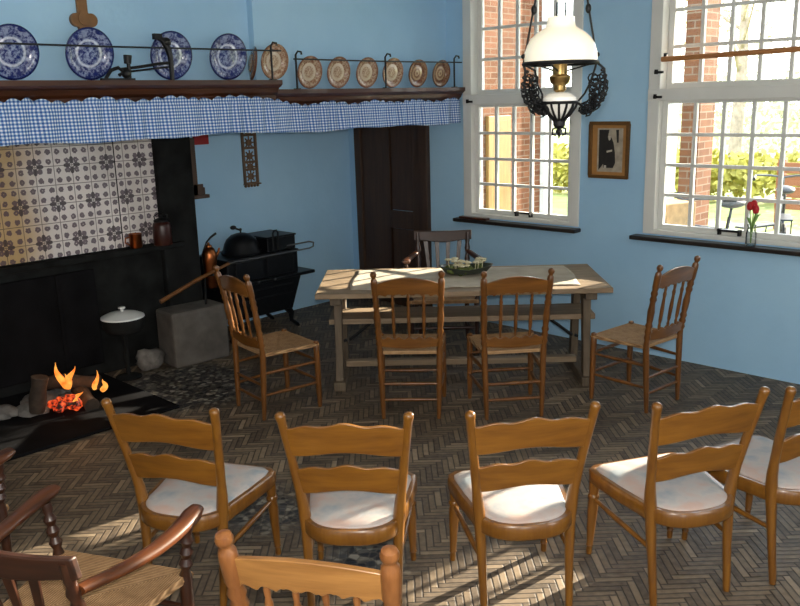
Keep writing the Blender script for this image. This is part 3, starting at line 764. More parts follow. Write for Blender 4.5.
# cloth runner
m = MB(); xs = lin(-.80, .84, 60); ys = lin(-.34, .36, 24)
def cz(x, y): return .7595+.0015*math.sin(x*21+y*3)*math.sin(y*17)+(.006 if abs(x+.05) < .03 else 0)*math.cos(y*9)**2
m.strip([[(x+.012*math.sin(y*9+x), y+.006*math.sin(x*11), cz(x, y)) for x in xs] for y in ys])
o = m.build('table_cloth', 'cloth', smooth=True, angle=None, loc=(-3.94, 4.68, .001)); o.rotation_euler = (0, 0, TA)
s_ = o.modifiers.new('thick', 'SOLIDIFY'); s_.thickness = .003; s_.offset = 1
tag(o, 'cream cloth runner spread over the weathered trestle table', 'table cloth')
# dish of dried flowers
L = thing('flower_dish', 'shallow dark dish filled with moss and pale dried flowers on the table', 'flower dish', (-3.98, 4.80, .766), R(48))
m = MB()
rows = []
for k, (sc, z) in enumerate(((.35, .001), (.75, .012), (1, .05), (.95, .05), (.7, .02), (.3, .012))):
    rows.append([(sc*.175*math.cos(a)*(1+.18*abs(math.cos(a))), sc*.125*math.sin(a), z+(.02*abs(math.cos(a)) if k in (2, 3) else 0)) for a in lin(0, 2*PI, 33)[:-1]])
m.strip(rows, True); m.f.append(tuple(range(31, -1, -1))); m.f.append(tuple(range(160, 192))); m.build('dish', 'lead', L, smooth=True)
m = MB()
for i in range(16): blob(m, (random.uniform(-.13, .13), random.uniform(-.07, .07), .035), random.uniform(.025, .04), (1, 1, .8), 200+i, .3, 6)
m.build('moss', 'moss', L, smooth=True, angle=None)
for i in range(20):
    m = MB(); a, b_ = random.uniform(-.13, .13), random.uniform(-.06, .06); h = random.uniform(.07, .115)
    m.tube([(a, b_, .03), (a*1.1, b_*1.1, h)], .003, 5)
    for k in range(6): m.ball((a*1.1+.015*math.cos(k*1.05), b_*1.1+.015*math.sin(k*1.05), h), .012, 6, (1, 1, .6))
    m.ball((a*1.1, b_*1.1, h+.004), .007, 6); m.build('dried_flower', 'dry', L, smooth=True)

# ------------------------------------------------------------------ chairs
def wavy(x, k): return math.cos(x*k)
def front_chair(name, label, loc, rz, group):
    t = thing(name, label, 'chair', loc, rz, group)
    # rear posts (leg and back post in one bent piece)
    for s_ in (-1, 1):
        m = MB(); P = []; Rr = []
        for z, x, y, r in ((.0, .178, -.235, .013), (.02, .178, -.234, .0155), (.2, .181, -.215, .018), (.38, .186, -.2, .023), (.45, .19, -.2, .025), (.5, .195, -.203, .023), (.56, .202, -.213, .0195), (.7, .219, -.242, .0185), (.85, .238, -.278, .018), (.885, .242, -.287, .0185), (.898, .2435, -.2905, .021), (.91, .245, -.2935, .0195), (.917, .2455, -.295, .012), (.919, .2456, -.2953, .003)):
            P.append((s_*x, y, z)); Rr.append(r)
        m.tube(P, Rr, 12); m.build('back_post', 'chair', t, smooth=True)
        # front legs, turned
        m = MB(); m.turned((s_*.215, .225, 0), (s_*.205, .205, .40), [(0, .012), (.03, .014), (.1, .0135), (.115, .017), (.13, .0145), (.4, .02), (.62, .0235), (.7, .021), (.72, .026), (.745, .026), (.765, .02), (.85, .024), (.95, .025), (1, .022)]); m.build('front_leg', 'chair', t, smooth=True)
        m = MB(); m.turned((s_*.183, -.208, .25), (s_*.21, .212, .285), [(0, .008), (.1, .010), (.5, .0125), (.9, .010), (1, .008)]); m.build('side_stretcher', 'chair', t, smooth=True)
    # seat frame: D shape, rounded at the back
    def outline(o):
        pts = []
        for i in range(25):
            a = PI+PI*i/24; pts.append(((.208+o)*math.copysign(abs(math.cos(a))**.75, math.cos(a)), -.13+(.185+o)*math.sin(a)))
        pts += [(.228+o, .0), (.243+o, .17+o), (.236+o, .21+o), (.205+o, .235+o), (-.205-o, .235+o), (-.236-o, .21+o), (-.243-o, .17+o), (-.228-o, .0)]
        return pts
    m = MB(); A = outline(-.006); B = outline(0); Ci = outline(-.028)
    m.strip([[(x, y, .372) for x, y in Ci], [(x, y, .372) for x, y in A], [(x, y, .380) for x, y in B], [(x, y, .428) for x, y in B], [(x, y, .436) for x, y in A], [(x, y, .436) for x, y in Ci], [(x, y, .372) for x, y in Ci]], True)
    m.build('seat_frame', 'chair', t, smooth=True, angle=50)
    m = MB(); rows = []
    for o, z in ((-.027, .41), (-.024, .438), (-.034, .446), (-.07, .453), (-.12, .457), (-.17, .458)):
        rows.append([(x, y, z) for x, y in outline(o)])
    m.strip(rows, True); n_ = len(rows[0]); m.f.append(tuple(range(n_*5, n_*6))); m.f.append(tuple(reversed(range(n_))))
    m.build('seat_pad', 'seat_cloth', t, smooth=True, angle=60)
    for z0, z1, w in ((.738, .872, .226), (.562, .684, .206)):
        m = MB(); xs = lin(-w, w, 33)
        def top(x): return z1-.006+.010*math.cos(x/w*PI)*(1 if abs(x) < w*.85 else 1)+.006*math.cos(x/w*3*PI)
        def bot(x): return z0+.012*math.cos(x/w*PI)
        def dep(x, z): return -.213-(z-.56)*.24-.022*(1-(x/w)**2)-.008
        m.board(xs, top, bot, dep, .016); m.build('back_slat', 'chair_slat', t, smooth=True, angle=50, bevel=.003)
    return t
FG = 'upholstered ladder-back chairs in the front row'
fc = front_chair('ladder_back_chair', 'padded ladder-back chair nearest the fire, behind the dark armchair', (-3.0, 1.82, 0), R(27), FG)
dup(fc, (-2.42, 2.19, 0), R(40), 'padded ladder-back chair behind the pale spindle chair')
dup(fc, (-1.955, 2.65, 0), R(52), 'padded ladder-back chair with sunlight across its seat, on striped sunny floor')
dup(fc, (-1.53, 3.155, 0), R(61), 'padded ladder-back chair directly below the lone spindle chair by the blue wall')
dup(fc, (-1.283, 3.617, 0), R(72), 'padded ladder-back chair cut off by the picture edge')

def bead(z0, z1, n, r0, r1):
    out = []
    for i in range(n*2+1): out.append((z0+(z1-z0)*i/(n*2), r1 if i % 2 else r0))
    return out
def spindle_chair(name, label, loc, rz, group, mats, nsp=3, fat=1.0, arch=.045):
    wm_, rm_ = mats
    t = thing(name, label, 'chair', loc, rz, group)
    for s_ in (-1, 1):
        prof = [(0, .013), (.1, .017), (.2, .019), (.42, .021), (.46, .021)] + [(z, r*fat) for z, r in bead(.50, .62, 3, .017, .024)] + [(.64, .020*fat), (.70, .023*fat), (.74, .018*fat)] + [(z, r*fat) for z, r in bead(.76, .84, 2, .017, .023)] + [(.86, .021*fat), (.93, .022*fat), (.955, .02*fat), (.965, .013*fat), (.972, .013*fat), (.98, .019*fat), (.993, .021*fat), (1.005, .017*fat), (1.012, .004)]
        def pt(z):
            if z < .45: q = z/.45; return (s_*(.183+.012*q), -.215+.015*q, z)
            q = (z-.45)/.55; return (s_*(.195+.02*q), -.2-.09*q*(.6+.4*q), z)
        m = MB(); m.tube([pt(z) for z, r in prof], [r for z, r in prof], 12); m.build('back_post', wm_, t, smooth=True)
        m = MB(); m.turned((s_*.218, .205, 0), (s_*.215, .2, .478), [(0, .013), (.08, .017), (.3, .02), (.6, .021), (.85, .0215), (.93, .021), (.95, .017), (.97, .02), (.99, .018), (1, .008)]); m.build('front_leg', wm_, t, smooth=True)
        for z in (.17, .32):
            m = MB(); m.turned((s_*.186, -.205, z), (s_*.216, .2, z+.01), [(0, .009), (.3, .011), (.5, .0135), (.7, .011), (1, .009)]); m.build('side_stretcher', wm_, t, smooth=True)
    for z in (.13, .24):
        m = MB(); m.turned((-.186, -.208, z), (.186, -.208, z), [(0, .009), (.5, .013), (1, .009)]); m.build('rear_stretcher', wm_, t, smooth=True)
    for z in (.2, .34):
        m = MB(); m.turned((-.215, .2, z), (.215, .2, z), [(0, .009), (.5, .014), (1, .009)]); m.build('front_stretcher', wm_, t, smooth=True)
    # rush seat
    m = MB(); ring = []
    def seat_ring(k, z):
        pts = []
        for a, b_, n_ in (((-.205, -.195), (.205, -.195), 8), ((.205, -.195), (.232, .215), 8), ((.232, .215), (-.232, .215), 8), ((-.232, .215), (-.205, -.195), 8)):
            for i in range(n_): q = i/n_; pts.append(((a[0]+(b_[0]-a[0])*q)*k, (a[1]+(b_[1]-a[1])*q)*k, z))
        return pts
    m.strip([seat_ring(.9, .435), seat_ring(.99, .438), seat_ring(1.01, .45), seat_ring(.99, .462), seat_ring(.8, .458), seat_ring(.4, .452), seat_ring(.02, .449)], True)
    m.f.append(tuple(reversed(range(32)))); m.f.append(tuple(range(192, 224))); m.build('rush_seat', 'rush', t, smooth=True, angle=60)
    # crest rail and lower rail
    def dep(x, z): q = (z-.45)/.55; return -.2-.09*q*(.6+.4*q)-.011-.012*(1-(x/.2)**2)
    xs = lin(-.2, .2, 61)
    m = MB(); m.board(xs, lambda x: .925+(.045-arch)*.35+arch*math.cos(x/.2*PI/2)**.8, lambda x: .845+.006*math.cos(x/.2*7*PI)+.012*math.cos(x/.2*PI/2)+(.006 if abs(math.sin(x*60)) > .95 else 0), dep, .02)
    m.build('crest_rail', rm_, t, smooth=True, angle=50, bevel=.003)
    m = MB(); m.board(xs, lambda x: .56+.008*math.cos(x/.2*6*PI), lambda x: .49-.006*math.cos(x/.2*PI), dep, .02); m.build('lower_rail', rm_, t, smooth=True, angle=50, bevel=.003)
    for i in range(nsp):
        x = -.2+.4*(i+1)/(nsp+1)
        m = MB(); p0, p1 = Vector((x*.96, dep(x, .56)+.01, .556)), Vector((x, dep(x, .85)+.01, .868))
        m.turned(p0, p1, [(0, .007), (.08, .010), (.13, .007), (.2, .011), (.45, .0125), (.7, .009), (.78, .012), (.84, .008), (.92, .010), (1, .007)], 10); m.build('spindle', wm_, t, smooth=True)
    return t
SG = 'rush-seated spindle-back chairs'
sc = spindle_chair('spindle_back_chair', 'brown spindle-back rush chair pushed to the table before the dark door', (-3.755, 3.94, 0), R(41), SG, ('oak', 'oak_rail'))
dup(sc, (-3.265, 4.36, 0), R(50), 'brown spindle-back rush chair pushed to the table beside the flower dish')
dup(sc, (-2.685, 5.06, 0), R(84), 'lone brown spindle-back rush chair standing by the blue wall under the wide window')
dup(sc, (-4.50, 3.36, 0), R(-8), 'brown spindle-back rush chair between the stone block and the table')
spindle_chair('spindle_back_chair', 'pale glossy spindle-back chair cut off by the lower picture edge', (-1.63, 1.405, 0), R(31), SG, ('pale_oak', 'pale_oak_rail'), nsp=4, fat=1.2, arch=.022)

def arm_chair(name, label, loc, rz, group, ctop=.80, armz=.67, nsl=3):
    t = thing(name, label, 'armchair', loc, rz, group)
    hb = ctop-.45
    for s_ in (-1, 1):
        def pt(z):
            if z < .45: return (s_*(.205+.0*z), -.245+.03*z/.45, z)
            q = (z-.45)/hb; return (s_*(.205+.012*q), -.215-.075*q, z)
        prof = [(0, .014), (.1, .018), (.3, .02), (.45, .022)] + bead(.48, ctop-.1, 4, .016, .024) + [(ctop-.08, .02), (ctop-.012, .019)]
        m = MB(); m.tube([pt(z) for z, r in prof], [r for z, r in prof], 12); m.build('back_post', 'dark_oak', t, smooth=True)
        prof = [(0, .014), (.1, .018), (.2, .017), (.38, .024), (.45, .024)] + bead(.48, armz-.05, 3, .015, .025) + [(armz-.03, .02), (armz-.008, .018)]
        m = MB(); m.tube([(s_*(.268+.03*max(0, z-.45)/.22), .215, z) for z, r in prof], [r for z, r in prof], 12); m.build('front_post', 'dark_oak', t, smooth=True)
        # arm: flattened paddle curving out and sloping down a little at the back
        m = MB(); rows = []
        for q in lin(0, 1, 15):
            y = -.255+.53*q; x = s_*(.222+.085*math.sin(q*PI*.62)); z = armz+.012-.02*math.sin(q*PI)+.012*q
            w = .025+.012*q if q < .93 else .028; h = .018+.005*q if q < .95 else .014
            rows.append([(x+w*math.cos(a), y, z+h*math.sin(a)) for a in lin(0, 2*PI, 13)[:-1]])
        m.strip(rows, True); m.f.append(tuple(range(11, -1, -1))); m.f.append(tuple(range(14*12, 15*12))); m.build('arm', 'arm_wood', t, smooth=True, angle=60)
        for z in (.15, .3):
            m = MB(); m.turned((s_*.206, -.23, z), (s_*.25, .215, z), [(0, .009), (.5, .015), (1, .009)]); m.build('side_stretcher', 'dark_oak', t, smooth=True)
    for y, z, w in ((.215, .22, .25), (.215, .33, .25), (-.23, .2, .2)):
        m = MB(); m.turned((-w, y, z), (w, y, z), [(0, .009), (.3, .013), (.5, .02), (.7, .013), (1, .009)]); m.build('stretcher', 'dark_oak', t, smooth=True)
    m = MB()
    def seat_ring(k, z):
        pts = []
        for a, b_ in (((-.21, -.21), (.21, -.21)), ((.21, -.21), (.282, .24)), ((.282, .24), (-.282, .24)), ((-.282, .24), (-.21, -.21))):
            for i in range(8): q = i/8; pts.append(((a[0]+(b_[0]-a[0])*q)*k, (a[1]+(b_[1]-a[1])*q)*k, z))
        return pts
    m.strip([seat_ring(.9, .428), seat_ring(.99, .43), seat_ring(1.01, .445), seat_ring(.99, .46), seat_ring(.8, .458), seat_ring(.4, .452), seat_ring(.02, .449)], True)
    m.f.append(tuple(reversed(range(32)))); m.f.append(tuple(range(192, 224))); m.build('rush_seat', 'rush', t, smooth=True, angle=60)
    def dep(x, z): return -.215-.075*(z-.45)/hb-.012-.02*(1-(x/.23)**2)
    xs = lin(-.25, .25, 41)
    m = MB(); m.board(xs, lambda x: ctop+.008*(x/.25)**2-.002, lambda x: ctop-.085-.012*math.cos(x/.25*PI), dep, .026); m.build('crest_rail', 'dark_oak_rail', t, smooth=True, angle=50, bevel=.006)
    m = MB(); m.board(lin(-.2, .2, 15), lambda x: .535, lambda x: .505, dep, .022); m.build('lower_rail', 'dark_oak_rail', t, bevel=.004)
    for i in range(nsl):
        q = (i-(nsl-1)/2)
        a, b_ = q*.075, q*.098
        m = MB(); z0, z1 = .53, ctop-.085
        y0, y1 = dep(a, z0)+.006, dep(b_, z1)+.006
        m.strip([[(a-.013, y0, z0), (a+.013, y0, z0), (a+.013, y0+.01, z0), (a-.013, y0+.01, z0)], [(b_-.019, y1, z1), (b_+.019, y1, z1), (b_+.019, y1+.01, z1), (b_-.019, y1+.01, z1)]], True)
        m.f.append((3, 2, 1, 0)); m.f.append((4, 5, 6, 7)); m.build('splat', 'dark_oak', t, bevel=.002)
    return t
AG = 'dark armchairs with rush seats'
ac = arm_chair('rush_armchair', 'dark glossy armchair with rush seat in the lower corner, seen from behind', (-2.545, 1.03, 0), R(26), AG, .80, .665)
dup(ac, (-3.61, .815, 0), R(20), 'dark armchair of which only an arm end shows at the picture edge')
arm_chair('rush_armchair', 'dark armchair behind the table with its back to the blue wall', (-4.55, 5.19, 0), R(222), AG, .95, .765, 4)

# ------------------------------------------------------------------ hanging oil lamp
LX, LY, LZ = -2.095, 3.17, 2.19
lp = thing('oil_lamp', 'hanging oil lamp with lit white glass shade and black iron scrollwork', 'hanging lamp', (LX, LY, LZ), YAW)
lp.scale = (.92, .92, .92)
def ring(m, r, z, t_, n=36): m.tube([(r*math.cos(a), r*math.sin(a), z) for a in lin(0, 2*PI, n)], t_, 8, False)
m = MB(); m.lathe([(.168, .002), (.17, .02), (.167, .05), (.157, .082), (.138, .112), (.112, .136), (.085, .152), (.07, .162), (.064, .178), (.062, .205), (.058, .205), (.060, .176), (.066, .158), (.082, .147), (.108, .131), (.134, .108), (.153, .08), (.163, .048), (.166, .02), (.164, .002), (.168, .002)], 44); m.build('lamp_shade', 'milk', lp, smooth=True)
m = MB(); ring(m, .17, 0.0, .009)
for k in range(3):
    a = k*2*PI/3; m.tube([(.166*math.cos(a), .166*math.sin(a), 0), (.03*math.cos(a), .03*math.sin(a), -.035)], .004, 6)
m.build('shade_ring', 'iron', lp, smooth=True)
m = MB(); m.lathe([(.02, -.13), (.03, -.12), (.028, -.1), (.045, -.085), (.05, -.06), (.034, -.05), (.034, -.02), (.03, .0), (.028, .02), (.0001, .02)], 24); m.build('burner', 'brass', lp, smooth=True)
m = MB(); m.lathe([(.027, .02), (.036, .05), (.03, .09), (.024, .14), (.023, .27), (.021, .27), (.021, .14), (.027, .09), (.033, .05), (.024, .02)], 24); m.build('lamp_chimney', 'glass', lp, smooth=True)
m = MB(); m.lathe([(.03, -.132), (.06, -.14), (.078, -.155), (.08, -.172), (.07, -.19), (.045, -.225), (.02, -.25), (.0001, -.252)], 30); m.build('font', 'porcelain', lp, smooth=True)
m = MB(); ring(m, .083, -.178, .007)
for k in range(14):
    a = k*2*PI/14; m.tube([(r*math.cos(a), r*math.sin(a), z) for r, z in ((.084, -.178), (.077, -.2), (.055, -.23), (.028, -.258), (.012, -.266))], .006, 6)
m.lathe([(.012, -.3), (.028, -.285), (.03, -.262), (.018, -.255)], 16); m.build('font_basket', 'iron', lp, smooth=True)
m = MB(); m.ball((0, 0, -.312), .016, 8); m.tube([(0, 0, -.3), (0, 0, -.345)], [.01, .003], 8)
for k in range(4):
    a = k*PI/2; m.tube([(.005*math.cos(a), .005*math.sin(a), -.29), (.03*math.cos(a), .03*math.sin(a), -.3), (.032*math.cos(a), .032*math.sin(a), -.325), (.014*math.cos(a), .014*math.sin(a), -.33)], .005, 6)
m.build('finial', 'iron', lp, smooth=True)
def spiral(m, c, r0, r1, a0, turns, ax, t_=.005, n=16):
    m.tube([(c[0]+(r0+(r1-r0)*q)*math.cos(a0+turns*2*PI*q), c[1]+.012*math.sin(q*9), c[2]+(r0+(r1-r0)*q)*math.sin(a0+turns*2*PI*q)) for q in lin(0, 1, n)], t_, 6)
for s_ in (-1, 1):
    m = MB()
    ox = .022
    m.tube([(s_*.084, 0, -.18), (s_*.12+ox, 0, -.225), (s_*.165+ox, .0, -.19), (s_*.19+ox, 0, -.1), (s_*.185+ox, 0, -.03), (s_*.172, 0, .0)], .006, 8)
    m.tube([(s_*.084, 0, -.178), (s_*.10+ox, .02, -.14), (s_*.125+ox, .02, -.09), (s_*.14+ox, 0, -.03), (s_*.17, 0, .0)], .005, 8)
    rr = random.Random(3)
    for i in range(34):
        q = (i % 17)/16; a = -1.55+1.9*q; k = .058 if i < 17 else .092
        cx, cz_ = ox+.085+k*math.cos(a), -.105+(.085+k*.35)*math.sin(a)
        spiral(m, (s_*cx if s_ > 0 else -(cx-2*ox), .016*(-1)**i, cz_), .026, .005, rr.uniform(0, 6), 1.3*(1 if i % 2 else -1), 0, .0036, 13)
    for i in range(10):
        a = -1.5+2.1*i/9; m.ball((ox+s_*(.085+.112*math.cos(a)), 0, -.105+.125*math.sin(a)), .009, 6, (1.2, .6, 1))
    m.build('iron_scroll', 'iron', lp, smooth=True)
    m = MB(); zt = (CH-LZ)/.92-.002
    m.tube([(s_*.172, 0, .0), (s_*.165, 0, .03), (s_*.15, 0, .12), (s_*.11, 0, .33), (s_*.015, 0, .95), (0, 0, 1.05)], .005, 8); m.ball((s_*.172, 0, .035), .012, 6); m.ball((s_*.125, 0, .24), .014, 6, (1, 1, 1.6)); m.build('hanging_rod', 'iron', lp, smooth=True)
m = MB(); m.tube([(0, 0, 1.04), (0, 0, (CH-LZ)/.92-.03)], .006, 8); m.lathe([(.02, (CH-LZ)/.92-.06), (.06, (CH-LZ)/.92-.02), (.06, (CH-LZ)/.92-.002)], 20); m.build('ceiling_hook', 'iron', lp, smooth=True)
# counterweight / smoke bell above the chimney
m = MB(); m.lathe([(.075, .33), (.07, .345), (.045, .38), (.02, .405), (.0001, .41)], 28); m.tube([(0, 0, .405), (0, 0, 1.04)], .004, 6); m.build('smoke_bell', 'porcelain', lp, smooth=True)
lb = bpy.data.lights.new('lamp_bulb', 'POINT'); lbo = bpy.data.objects.new('lamp_bulb', lb); COL.objects.link(lbo); lb.energy = 6; lb.color = (1, .82, .55); lb.shadow_soft_size = .025; lbo.location = (LX, LY, LZ-.012+.08)

# ------------------------------------------------------------------ picture, pole, vase
L = thing('framed_photograph', 'small framed old photograph hanging between the two windows', 'picture', (-3.522, W-.002, 1.625))
m = MB()
for a, b, c, e in ((-.178, .178, .198, .225), (-.178, .178, -.225, -.198), (-.178, -.152, -.198, .198), (.152, .178, -.198, .198)): m.box(a, b, -.022, 0, c, e)
m.build('picture_frame', 'frame_gold', L, bevel=.004)
m = MB(); m.box(-.152, .152, -.008, -.001, -.198, .198); m.build('mount', 'mat_tan', L)
pr = MB(); pr.box(-.105, .122, -.0095, -.0085, -.172, .172); pr = pr.build('photo_print', 'photo_bg', L)
m = MB()
def flat(poly, y): m.prism(poly, 1, y, y-.0006)
flat([(-.09, .16), (-.0, .16), (-.02, .06), (-.04, -.1), (-.09, -.16)], -.0096)
flat([(-.02, .1), (.02, .1), (.04, .06), (.055, -.02), (.06, -.1), (.04, -.14), (-.045, -.14), (-.055, -.05), (-.04, .05)], -.0098)
flat([(.06, .16), (.085, .16), (.085, .06), (.07, .06)], -.0096)
m.build('dark_figure', 'photo_dark', pr)
m = MB()
flat([(-.006, .11), (.012, .11), (.014, .085), (.004, .075), (-.006, .085)], -.0106); flat([(-.02, -.005), (.03, .005), (.03, -.01), (-.018, -.02)], -.0106); flat([(-.04, -.12), (-.02, -.12), (-.02, -.14), (-.04, -.14)], -.0106)
m.build('light_patches', 'photo_light', pr)

L = thing('window_pole', 'brown wooden pole fixed across the wide window', 'pole', (-2.1, W-.05, 2.315))
m = MB(); m.tube([(-.98, 0, -.015), (1.15, 0, .02)], .019, 12); m.build('wooden_rod', 'rod_wood', L, smooth=True)
for x in (-.965, 1.1):
    m = MB(); m.box(x-.012, x+.012, .016, .036, -.03, .03); m.build('bracket', 'iron', L)

L = thing('tulip_vase', 'slim glass vase with red tulips on the sill of the wide window', 'vase', (-2.335, W-.045, .974))
m = MB(); m.lathe([(.032, 0), (.038, .01), (.036, .09), (.026, .13), (.032, .155), (.029, .155), (.023, .13), (.033, .09), (.034, .014), (.0001, .012)], 24); m.build('glass_vase', 'glass', L, smooth=True)
for k, (dx, dy, h) in enumerate(((-.02, .0, .27), (.025, -.01, .25), (.0, .015, .28))):
    m = MB(); m.tube([(0, 0, .02), (dx*.5, dy*.5, .16), (dx, dy, h-.02)], .004, 6); st_ = m.build('stem', 'leaf', L, smooth=True)
    m = MB(); m.lathe([(.004, -.02), (.02, -.01), (.025, .012), (.02, .034), (.011, .044), (.0001, .03)], 10, c=(dx, dy, h)); m.build('tulip_head', 'tulip', st_, smooth=True)
for k, (dx, s2) in enumerate(((.05, .23), (-.04, .2), (.03, .26))):
    m = MB(); rows = []
    for q in lin(0, 1, 8):
        w = .016*math.sin(PI*min(1, .15+q*.85)); rows.append([(dx*q*1.2-w*.3, -w+.01*k, .12+(s2-.12)*math.sin(q*1.8)), (dx*q*1.2, .01*k+.004, .12+(s2-.12)*math.sin(q*1.8)-.004), (dx*q*1.2+w*.3, w+.01*k, .12+(s2-.12)*math.sin(q*1.8))])
    m.strip(rows); o = m.build('leaf', 'leaf', L, smooth=True); s2_ = o.modifiers.new('t', 'SOLIDIFY'); s2_.thickness = .0015
m = MB(); m.box(-.14, .14, -.03, .03, 0, .018); o = m.build('wooden_slat', 'mantel', bevel=.004, loc=(-4.86, W-.055, 1.045-.0)); bpy.data.objects.remove(o)
m = MB(); m.box(-.15, .17, -.03, .03, 0, .02); o = m.build('sill_board', 'mantel', bevel=.004, loc=(-4.88, W-.06, .974)); tag(o, 'small brown board lying on the sill of the window behind the lamp', 'board')

# ------------------------------------------------------------------ outside
tag(struct(MB().box(-40, 40, W+T, 60, -.3, .10).build('ground_lawn', 'grass')), 'pale green lawn outside the windows', 'lawn')
tag(struct(MB().box(-9, 8, W+T, 9.2, .101, .12).build('path_paving', 'paving')), 'pale paving outside the windows', 'paving')
bw = thing('brick_wing', 'red brick wing of the building seen through the window behind the lamp', 'building', (-6.1, 7.6, 0), kind='structure')
m = MB(); m.box(-2.5, 0, -1.32, 1.35, 0, 4.6); m.build('brick_wall', 'brick', bw)
m = MB(); m.box(0, .05, .12, .55, 0, 1.86); m.build('wooden_door', 'tan_door', bw, bevel=.01)
m = MB(); m.box(.0, .07, 1.22, 1.36, 0, 4.6); m.build('white_corner_post', 'white_paint', bw)
tag(struct(MB().box(-3.53, -3.36, 7.3, 7.6, 0, 4.2).build('pillar_brick', 'brick')), 'red brick pillar outside the wide window', 'pillar')
L = thing('white_post', 'white painted post beside the brick pillar outside', 'post', (-3.70, 7.42, .12))
m = MB(); m.box(-.055, .055, -.05, .05, 0, 3.4); m.build('post_shaft', 'white_paint', L); m = MB(); m.box(-.08, .08, -.08, .08, -.0, .06); m.build('post_base', 'white_paint', L)

def bicycle(name, label, loc, rz, col, basket=False):
    t = thing(name, label, 'bicycle', loc, rz, 'bicycles parked outside the wide window')
    for x in (-.54, .54):
        m = MB(); m.tube([(x+.33*math.cos(a), 0, .345+.33*math.sin(a)) for a in lin(0, 2*PI, 29)], .018, 8, False); w_ = m.build('wheel', 'rubber', t, smooth=True)
        m = MB()
        for k in range(12): a = k*PI/6; m.tube([(x, 0, .345), (x+.32*math.cos(a), 0, .345+.32*math.sin(a))], .002, 4)
        m.build('spokes', 'bike_silver', w_)
    m = MB()
    for a, b in (((-.54, 0, .345), (-.08, 0, .3)), ((-.08, 0, .3), (-.2, 0, .86)), ((-.54, 0, .345), (-.17, 0, .75)), ((-.08, 0, .3), (.36, 0, .72)), ((-.17, 0, .75), (.34, 0, .84)), ((.34, 0, .9), (.54, 0, .345))): m.tube([a, b], .015, 8)
    m.build('bike_frame', col, t, smooth=True)
    m = MB(); m.tube([(.34, 0, .88), (.33, 0, 1.05)], .012, 8); m.tube([(.14, -.29, 1.06), (.24, -.27, 1.08), (.33, -.12, 1.07), (.34, 0, 1.05), (.33, .12, 1.07), (.24, .27, 1.08), (.14, .29, 1.06)], .011, 8)
    h_ = m.build('handlebar', 'bike_silver', t, smooth=True)
    m = MB()
    for y in (-.285, .285): m.tube([(.06, y*1.02, 1.055), (.18, y*.99, 1.065)], .018, 8)
    m.build('grips', 'rubber', h_, smooth=True)
    m = MB(); m.tube([(-.2, 0, .84), (-.22, 0, .95)], .012, 8); blob(m, (-.23, 0, .98), .13, (1.1, .7, .32), 4, .04); m.build('saddle', 'saddle', t, smooth=True, angle=None)
    m = MB(); m.box(-.78, -.34, -.06, .06, .745, .76); m.tube([(-.54, .06, .345), (-.6, .06, .75)], .006, 6); m.tube([(-.54, -.06, .345), (-.6, -.06, .75)], .006, 6); m.build('carrier', col, t)
    if basket:
        m = MB(); m.box(.40, .72, -.2, .2, .82, 1.06); m.build('front_crate', 'basket', t, bevel=.01)
    return t
bk = bicycle('bicycle', 'black bicycle with a pale saddle parked between window and brick pillar', (-3.1, 7.1, .12), R(250), 'bike', True)
bk = bicycle('bicycle', 'black bicycle parked behind the red tulips outside', (-3.12, 8.8, .12), R(112), 'bike')
dup(bk, (-2.15, 8.35, .12), R(75), 'black bicycle parked beside the one behind the tulips')

def leaves(m, c, r, n, size, seed):
    rr = random.Random(seed)
    for i in range(n):
        u = Vector((rr.gauss(0, 1), rr.gauss(0, 1), rr.gauss(0, 1))).normalized()*(rr.random()**.45)
        p = Vector((c[0]+u.x*r[0], c[1]+u.y*r[1], c[2]+u.z*r[2]))
        a = Vector((rr.gauss(0, 1), rr.gauss(0, 1), rr.gauss(0, 1))).normalized(); b = a.orthogonal().normalized(); s_ = size*rr.uniform(.6, 1.3)
        m.add([p-a*s_, p+b*s_*.55, p+a*s_, p-b*s_*.55], [(0, 1, 2, 3)])
def tree(label, x, y, h, cr, n, leaf, seed, size=.12, bare=False):
    t = thing('garden_tree', label, 'tree', (x, y, .10), group='trees beyond the lawn')
    rr = random.Random(seed); m = MB()
    m.tube([(0, 0, 0), (.05, .02, h*.4), (0, 0, h*.85)], [.16, .12, .05], 8)
    for i in range(9):
        a = rr.uniform(0, 6.28); z = h*rr.uniform(.35, .75); q = cr*rr.uniform(.6, 1.0)
        m.tube([(0, 0, z), (q*.5*math.cos(a), q*.5*math.sin(a), z+.35*q), (q*math.cos(a), q*math.sin(a), z+.8*q)], [.05, .03, .01], 6)
    m.build('trunk', 'mist_paled_bark', t, smooth=True)
    m = MB(); leaves(m, (0, 0, h*.68), (cr, cr, h*.36), n, size, seed); m.build('crown', leaf, t)
def hedge(label, x0, x1, y, h, n, seed, leaf='hedge_leaf'):
    m = MB(); leaves(m, (0, 0, h/2), ((x1-x0)/2, .5, h/2), n, .09, seed)
    o = m.build('garden_hedge', leaf, loc=((x0+x1)/2, y, .10)); tag(o, label, 'hedge')
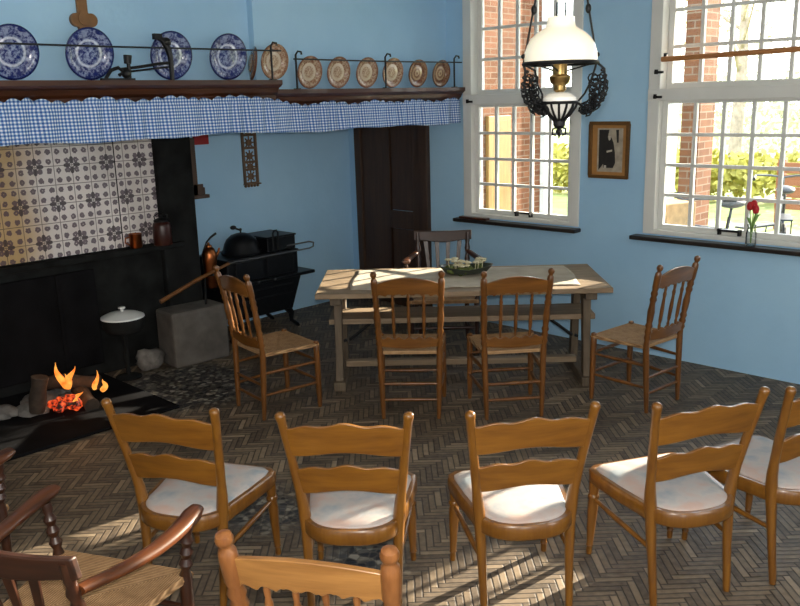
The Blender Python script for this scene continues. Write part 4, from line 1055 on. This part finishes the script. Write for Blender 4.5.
hedge('yellow green hedge beyond the lawn outside', -13, -4.6, 15.0, 1.0, 4500, 31)
hedge('yellow green hedge beyond the bicycles outside', -8.0, 4, 15.8, 1.05, 4500, 32)
hedge('misty pale shrubbery rising behind the yellow green hedges', -17, 2, 24.0, 2.6, 6500, 33, 'mist_leaf')
hedge('very pale far row of bushes on the horizon', -32, 4, 34.0, 4.2, 5000, 34, 'mist_leaf')
tree('bare spring tree beyond the bicycles outside', -7.9, 19, 6.5, 1.6, 420, 'twig_leaf', 41, .07)
tree('thin leafy tree beyond the garden fence outside', -4.6, 21, 7.5, 1.7, 420, 'twig_leaf', 42, .07)
tree('yellowish tree past the brick pillar outside', -11.5, 23, 7, 2.0, 700, 'twig_leaf', 43, .08)
tree('pale tree at the end of the fence outside', -8.2, 27, 8, 2.2, 500, 'twig_leaf', 44, .08)
def sun_block_tree(label, x, y, z0, z1, r_, n, seed):  # unseen tree, added to keep the sun off parts of the room
    t = thing('garden_tree', label, 'tree', (x, y, .10), group='trees beyond the lawn'); m = MB()
    m.tube([(0, 0, 0), (0, 0, z1*.9)], [.09, .03], 8); m.build('trunk', 'mist_paled_bark', t, smooth=True)
    m = MB(); leaves(m, (0, 0, (z0+z1)/2), (r_, r_, (z1-z0)/2), n, .16, seed); m.build('crown', 'hedge_leaf', t)
sun_block_tree('added unseen tree whose dense crown blocks sun from the window behind the lamp', -2.4, 21, 6.0, 10.8, 1.35, 6500, 51)  # added out of view to keep sun off the valance
sun_block_tree('added unseen narrow tree blocking part of the sun to the wide window', .42, 21, 4.2, 11.0, .66, 4200, 52)  # added out of view to narrow the sun patch on floor and seats
L = thing('garden_fence', 'reddish wooden plank fence at the end of the lawn', 'fence', (-3.62, 12.4, .10))
m = MB()
for i in range(4): m.box(-.9, 2.4, 0, .025, .3+i*.17, .45+i*.17)
m.build('planks', 'fence', L)
for x in (-.85, .7, 2.35):
    m = MB(); m.box(x-.05, x+.05, .025, .12, 0, 1.0); m.build('post', 'fence', L)
